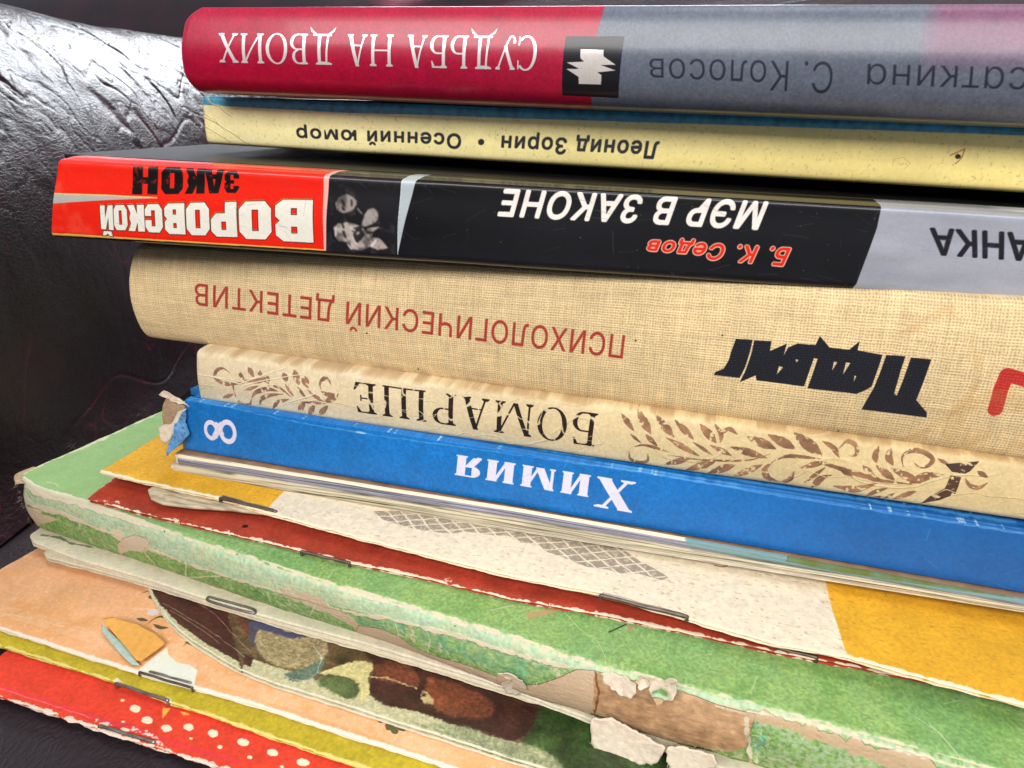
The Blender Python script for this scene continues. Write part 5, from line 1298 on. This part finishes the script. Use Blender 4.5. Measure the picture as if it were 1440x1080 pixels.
loopP = [onz((p[0], p[1] + 1), -113.3) for p in ((294, 838), (291, 841), (296, 845), (330, 855), (355, 861), (359, 859), (354, 855), (326, 847), (300, 840), (294, 838))]
tube('staple', smooth(loopP, 4), .30, steel, pale_e)

# ================================================================== oval pictured booklet
OZ = -116.6
ofront = [(206, 815), (210, 826), (216, 841), (226, 856), (238, 872), (250, 884), (268, 899), (287, 911), (310, 926), (335, 940), (360, 950), (392, 962), (425, 972), (480, 989), (540, 1009), (600, 1028), (660, 1047), (720, 1066), (800, 1092)]
S = Sheet('booklet', 'shaped booklet with curved end and dark brown painted cover, lying on the peach booklet', 'booklet', OZ, ofront, (207, 800), 40, 110, rgb(194, 188, 148), 9, 1.5, 55, 'booklets at the foot of the pile')
cv = S.cv; nb = cv.noise(4, 3); nb2 = cv.noise(1, 4); nb3 = cv.noise(.4, 5, 2)
def mott(c, k=.3, k2=.12):
    a = np.empty_like(cv.col); a[:] = c; a *= (1 + (nb - .5) * k * 2 + (nb3 - .5) * k2 * 2)[..., None]; return np.clip(a, 0, 1)
zq = lambda L: [(360 + x / 4, 810 + y / 4) for x, y in L]
fur = (fbm(cv.H, cv.W, 2.2, 88, 2, 5.0) - .5)[..., None]
def fur_mott(c, k=.3): return np.clip(mott(c, k, .12) * (1 + fur * .4), 0, 1)
cv.poly([(190, 780), (205, 815), (222, 846), (250, 876), (290, 905), (330, 928), (352, 938), (362, 915), (420, 860), (300, 780)], fur_mott(rgb(72, 36, 32), .25), jag=.2)
cv.poly([(340, 945), (345, 920), (360, 928), (425, 950), (480, 966), (560, 992), (640, 1014), (720, 1042), (800, 1068), (1000, 1130), (1000, 900), (300, 780)], fur_mott(rgb(100, 78, 54), .4))  # brown-olive picture ground; shade beside the pale booklets is put into this colour
cv.soft([(300, 820), (325, 850), (345, 890), (368, 900), (400, 850), (390, 825)], mott(rgb(112, 64, 48), .25), .5)
cv.soft([(330, 845), (350, 880), (352, 905), (385, 912), (440, 890), (462, 868), (400, 835)], mott(rgb(84, 80, 98), .25), .7)
cv.soft([(357, 900), (366, 884), (392, 876), (425, 880), (452, 892), (466, 905), (456, 925), (430, 940), (395, 938), (366, 922)], fur_mott(rgb(160, 142, 104), .12), .35)
cv.soft([(352, 880), (380, 866), (430, 880), (438, 892), (410, 898), (380, 888)], rgb(74, 76, 104), .45)
cv.soft([(392, 880), (402, 878), (414, 884), (410, 889), (398, 886)], rgb(190, 178, 160), .2)
cv.soft([(455, 885), (480, 893), (520, 905), (530, 925), (505, 930), (470, 934), (462, 915)], mott(rgb(84, 66, 42), .4), .5)
cv.soft([(396, 948), (425, 940), (448, 930), (456, 926), (450, 945), (432, 956), (412, 958)], mott(rgb(96, 112, 94), .25), .25)
cv.soft([(446, 948), (470, 938), (500, 930), (528, 934), (518, 952), (522, 975), (505, 985), (500, 960), (478, 950)], rgb(208, 196, 136), .3)
cv.soft([(440, 955), (470, 950), (500, 958), (505, 972), (490, 984), (465, 972)], mott(rgb(86, 100, 58), .3), .6)
cv.soft([(500, 905), (560, 915), (640, 930), (720, 950), (790, 975), (760, 1010), (745, 1030), (720, 1042), (690, 1036), (640, 1020), (590, 1002), (545, 992), (520, 975), (525, 935)], fur_mott(rgb(62, 34, 28), .35), .35)
cv.soft([(524, 935), (560, 930), (585, 945), (588, 965), (560, 962), (530, 955)], fur_mott(rgb(112, 60, 40), .2), .5)
cv.soft([(600, 950), (640, 960), (690, 985), (690, 1008), (650, 1010), (615, 1000), (600, 975)], fur_mott(rgb(116, 62, 40), .25), .7)
cv.line(zq([(650, 568), (740, 575), (830, 605), (900, 635)]), 3, rgb(190, 168, 116), jag=1, tex=.5 + .5 * sm(nb2, .3, .5))
cv.poly(zq([(930, 640), (990, 640), (1005, 700), (990, 740), (945, 720), (925, 680)]), rgb(188, 168, 114), jag=1.4, tex=sm(nb2, .35, .6))
cv.soft([(740, 940), (760, 985), (748, 1025), (735, 1048), (800, 1085), (900, 1130), (1100, 1150), (1000, 980)], mott(rgb(54, 78, 36), .5), .8)
cv.soft([(640, 1018), (690, 1034), (730, 1046), (760, 1052), (790, 1075), (780, 1090), (720, 1072), (650, 1045), (600, 1020)], mott(rgb(150, 154, 116), .25), .7)
cv.line(zq([(780, 790), (900, 830), (1100, 890), (1250, 930)]), 3, rgb(96, 96, 80), jag=1.6, alpha=.5, tex=sm(nb2, .45, .6))
cv.line([(440, 905), (452, 925), (446, 945), (430, 960)], 1.2, rgb(206, 212, 206), jag=1); cv.line([(384, 944), (410, 955), (435, 958)], 1, rgb(200, 210, 204), jag=1)
cv.warp(.2, 1.2, 170); cv.col *= (1 + (nb3 - .5) * .3)[..., None]; cv.warp(.3, .5, 175)
for L_ in ([(230, 848), (300, 890), (346, 925)], [(262, 838), (300, 862), (352, 917)], [(240, 858), (275, 880), (310, 905)]): cv.line(L_, 1.1, rgb(168, 140, 124), jag=1, alpha=.75, hgt=-.2)
edge_wear(S, ofront, 3.2, rgb(212, 208, 182), 35, .8)
cv.line([(230, 852), (255, 880), (290, 904), (340, 932)], .9, rgb(60, 66, 56), jag=.4, alpha=.7)
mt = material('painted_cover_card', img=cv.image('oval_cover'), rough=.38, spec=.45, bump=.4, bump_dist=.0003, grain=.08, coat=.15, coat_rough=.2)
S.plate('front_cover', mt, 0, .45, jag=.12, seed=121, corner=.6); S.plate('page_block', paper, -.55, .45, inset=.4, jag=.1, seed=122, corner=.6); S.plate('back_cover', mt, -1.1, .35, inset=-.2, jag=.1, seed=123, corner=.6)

# ================================================================== peach booklet
PZ = -118.2
S = Sheet('booklet', 'peach booklet with a torn scrap turned up beside its bright staple', 'booklet', PZ,
          [(-60, 866), (0, 884), (60, 903), (130, 926), (195, 946), (280, 969), (360, 991), (450, 1021), (585, 1064), (700, 1102)], (0, 799), 40, 150, rgb(222, 160, 108), 9, 1.1, 70, 'booklets at the foot of the pile')
S.left = onz((58, 767), PZ)[:2]; S.F[0] = onz((-60, 866), PZ)[:2]
# the left edge runs through (0, 800) and (58, 767)
a = onz((0, 800), PZ)[:2]; d_ = S.left - a; f0 = onz((0, 884), PZ)[:2]; f1 = onz((60, 903), PZ)[:2]; e_ = f1 - f0
Mx = np.array([[d_[0], -e_[0]], [d_[1], -e_[1]]]); kk = np.linalg.solve(Mx, f0 - a); S.F[0] = a + d_ * kk[0]; S.left = S.F[0] + d_ * 3
cv = S.cv; cv.s0 = S.F[0][0] - 3
W0 = int((cv.s1 - cv.s0) * cv.res); cv.W = W0; cv.col = np.empty((cv.H, W0, 3), np.float32); cv.col[:] = rgb(238, 180, 132); cv.hgt = np.zeros((cv.H, W0), np.float32)
cv.vary(7, .07, 3); cv.vary(.6, .05, 4)
n7 = cv.noise(10, 7); cv.col += (rgb(226, 158, 92) - cv.col) * (sm(n7, .4, .7) * .5)[..., None]
cv.line([(0, 858), (60, 873), (160, 905), (300, 950), (480, 1010), (620, 1055)], 22, rgb(240, 196, 160), alpha=.45, tex=sm(cv.noise(1.2, 9), .3, .6))
cv.line([(0, 862), (50, 870), (120, 890)], 1.2, rgb(248, 214, 180), alpha=.7, jag=1, hgt=.2)
cv.speck(.6, .4, rgb(246, 214, 184), 11, .70)
edge_wear(S, [(-100, 853), (0, 884), (60, 903), (130, 926), (195, 946), (280, 969), (360, 991), (450, 1021), (585, 1064), (700, 1102)], 8, rgb(238, 226, 208), 45, .35)
zr = lambda L: [(x / 4, 810 + y / 4) for x, y in L]
for L_, w_ in (([(770, 238), (830, 252)], 26), ([(870, 235), (910, 228), (950, 240)], 20), ([(865, 270), (900, 290), (945, 292)], 26), ([(830, 270), (860, 245), (900, 230)], 8), ([(1030, 395), (1080, 352), (1110, 360)], 14), ([(1040, 370), (1100, 390), (1150, 400)], 22), ([(975, 285), (1010, 295)], 22), ([(840, 110), (862, 130)], 24), ([(800, 95), (845, 82)], 8), ([(900, 225), (990, 245)], 10)):
    cv.leaf(zr(L_), w_ / 4, rgb(74, 74, 52), jag=.2, alpha=.9)
cv.blob((216, 861), 9, 5, rgb(216, 206, 200), jag=.6); cv.line(zr([(750, 185), (900, 190)]), 1.4, rgb(246, 206, 176), jag=1); cv.line(zr([(860, 290), (900, 330)]), 2, rgb(238, 200, 180), jag=1)
zs = lambda L: [(360 + x / 4, 810 + y / 4) for x, y in L]
for c_, rx, ry in (((755, 840), 7, 8), ((820, 850), 8, 6), ((700, 815), 4, 3), ((780, 870), 6, 5)): cv.blob(zs([c_])[0], rx, ry, rgb(96, 92, 64), jag=.4, ang=.5)
cv.poly(zr([(780, 530), (850, 470), (940, 400), (945, 440), (990, 485), (1060, 500), (1110, 530), (1095, 600), (1090, 640), (950, 605), (870, 570)]), rgb(226, 228, 212), jag=.6, hgt=-.3)
mt = material('peach_cover_paper', img=cv.image('peach_cover'), rough=.7, spec=.25, bump=.6, bump_dist=.0004, grain=.05, grain_scale=1300)
S.plate('front_cover', mt, 0, .45, jag=.14, seed=131); S.plate('page_block', paper, -.5, .35, inset=.3, jag=.12, seed=132); S.plate('back_cover', mt, -.85, .25, inset=.1, seed=133)
for P0, P1 in (((211, 945), (268, 961)), ((196, 946), (270, 968))): staple(P0, P1, S.e, S.surf, rusty if P0[0] < 200 else steel, r=.26, lift=.15)
orange = material('orange_scrap_paper', (.80, .40, .09), .6, .3, bump=.5, bump_dist=.0004, grain=.12, grain_scale=700)
tealp = material('teal_scrap_paper', (.42, .58, .50), .7, .3, bump=.5, bump_dist=.0004, grain=.15, grain_scale=900)
flap('torn_scrap_underside', zr([(585, 300), (640, 345), (700, 400), (790, 515), (745, 510), (700, 470), (640, 400), (590, 340)]), lambda p: S.surf(p) + up * .5, S.e, tealp, (0, -.3, 1), lift=1.2, th=.3, hinge=(185, 938), seed=21, rough=.0, edge=.05)
flap('torn_scrap', zr([(600, 296), (655, 282), (780, 305), (880, 350), (935, 398), (885, 440), (800, 505), (775, 500), (700, 410), (640, 345)]), lambda p: S.surf(p) + up * 1.0, S.e, orange, (0, -.2, 1), lift=2.2, th=.35, hinge=(232, 912), seed=22, rough=.0, edge=.05)

# ================================================================== olive yellow booklet
S = Sheet('booklet', 'olive yellow booklet with one bent staple, between the peach and red booklets', 'booklet', -119.5,
          [(-60, 892), (0, 908), (60, 926), (160, 958), (235, 986), (300, 1007), (360, 1029), (500, 1076), (640, 1122)], None, 40, 140, rgb(188, 168, 46), 9, 1.2, 50, 'booklets at the foot of the pile')
S.left = S.F[0] + d_ * 3
cv = S.cv; cv.vary(4, .08, 3); cv.vary(.6, .10, 4)
edge_wear(S, [(-60, 893), (0, 909), (60, 927), (160, 959), (235, 987), (300, 1008), (360, 1030), (500, 1077), (640, 1123)], 7, rgb(222, 206, 120), 55, .7)
cv.blob((165, 958), 5, 5, rgb(226, 214, 190), jag=.6); cv.blob((236, 985), 6, 5, rgb(226, 214, 190), jag=.6)
mt = material('olive_cover_paper', img=cv.image('olive_cover'), rough=.7, spec=.25, bump=.6, bump_dist=.0004, grain=.08, grain_scale=1300)
S.plate('front_cover', mt, 0, .45, jag=.14, seed=141); S.plate('page_block', paper, -.5, .35, inset=.5, seed=142); S.plate('back_cover', mt, -.9, .25, inset=.2, seed=143)
staple((163, 962), (236, 986), S.e, S.surf, steel, r=.36, lift=.2)

# ================================================================== red dotted booklet
S = Sheet('booklet', 'red booklet with cream dots and a ragged white edge, lowest of the pile', 'booklet', -120.9,
          [(-60, 962), (0, 980), (60, 999), (130, 1022), (185, 1040), (250, 1062), (335, 1084), (460, 1128), (600, 1175)], None, 40, 140, rgb(222, 66, 44), 9, 1.2, 50, 'booklets at the foot of the pile')
S.left = S.F[0] + d_ * 3
cv = S.cv; cv.vary(4, .07, 3); cv.vary(.6, .10, 4)
cv.line([(-60, 948), (0, 966), (60, 985), (135, 1010), (200, 1028), (280, 1056), (340, 1074)], 5, rgb(226, 54, 84), alpha=.6, jag=.5); cv.line([(0, 968), (130, 1010)], 1.2, rgb(244, 150, 130), jag=1, alpha=.7)
cream = rgb(236, 222, 190)
for c_, rx, ry in (((760, 745), 31, 22), ((828, 812), 32, 22), ((937, 856), 31, 20), ((1060, 850), 30, 20), ((1198, 885), 30, 21), ((1368, 935), 35, 21), ((690, 698), 11, 8), ((1075, 915), 10, 8), ((1236, 962), 13, 11), ((1405, 1020), 15, 11), ((693, 820), 12, 6), ((822, 872), 9, 5), ((705, 864), 28, 10)):
    cv.blob((c_[0] / 4, 810 + c_[1] / 4), rx / 4, ry / 4, cream, ang=.15, jag=.15, seed=int(c_[0]))
for c_, rx, ry in (((95, 993), 33, 20), ((265, 1048), 38, 21), ((145, 1072), 12, 9), ((440, 1110), 36, 20)):
    cv.blob((360 + c_[0] / 4, 810 + c_[1] / 4), rx / 4, ry / 4, cream, ang=.15, jag=.15)
cv.poly(zr([(915, 740), (960, 745), (912, 802)]), rgb(238, 176, 70)); cv.poly(zr([(1015, 760), (1070, 778), (1030, 785)]), rgb(238, 176, 70))
rfront = [(-60, 962), (0, 981), (60, 1000), (130, 1023), (185, 1041), (250, 1063), (335, 1085), (460, 1129)]
edge_wear(S, rfront, 7, rgb(226, 214, 196), 65, 1.0)
for q in ((140, 1015), (190, 1026), (215, 1036), (225, 1045), (150, 1018), (205, 1031)): cv.blob(q, 7, 2.5, rgb(236, 214, 200), ang=.3, jag=1, seed=int(q[0]), tex=sm(cv.noise(.5, 31), .35, .5))
cv.warp(.14, .5, 190)
mt = material('red_cover_paper', img=cv.image('red_cover'), rough=.66, spec=.28, bump=.6, bump_dist=.0004, grain=.06, grain_scale=1300)
S.plate('front_cover', mt, 0, .45, jag=.4, seed=151); S.plate('page_block', paper, -.5, .35, inset=.6, seed=152); S.plate('back_cover', mt, -.9, .25, inset=.3, jag=.3, seed=153)
staple((140, 1022), (217, 1045), S.e, S.surf, steel, r=.34, lift=.25)
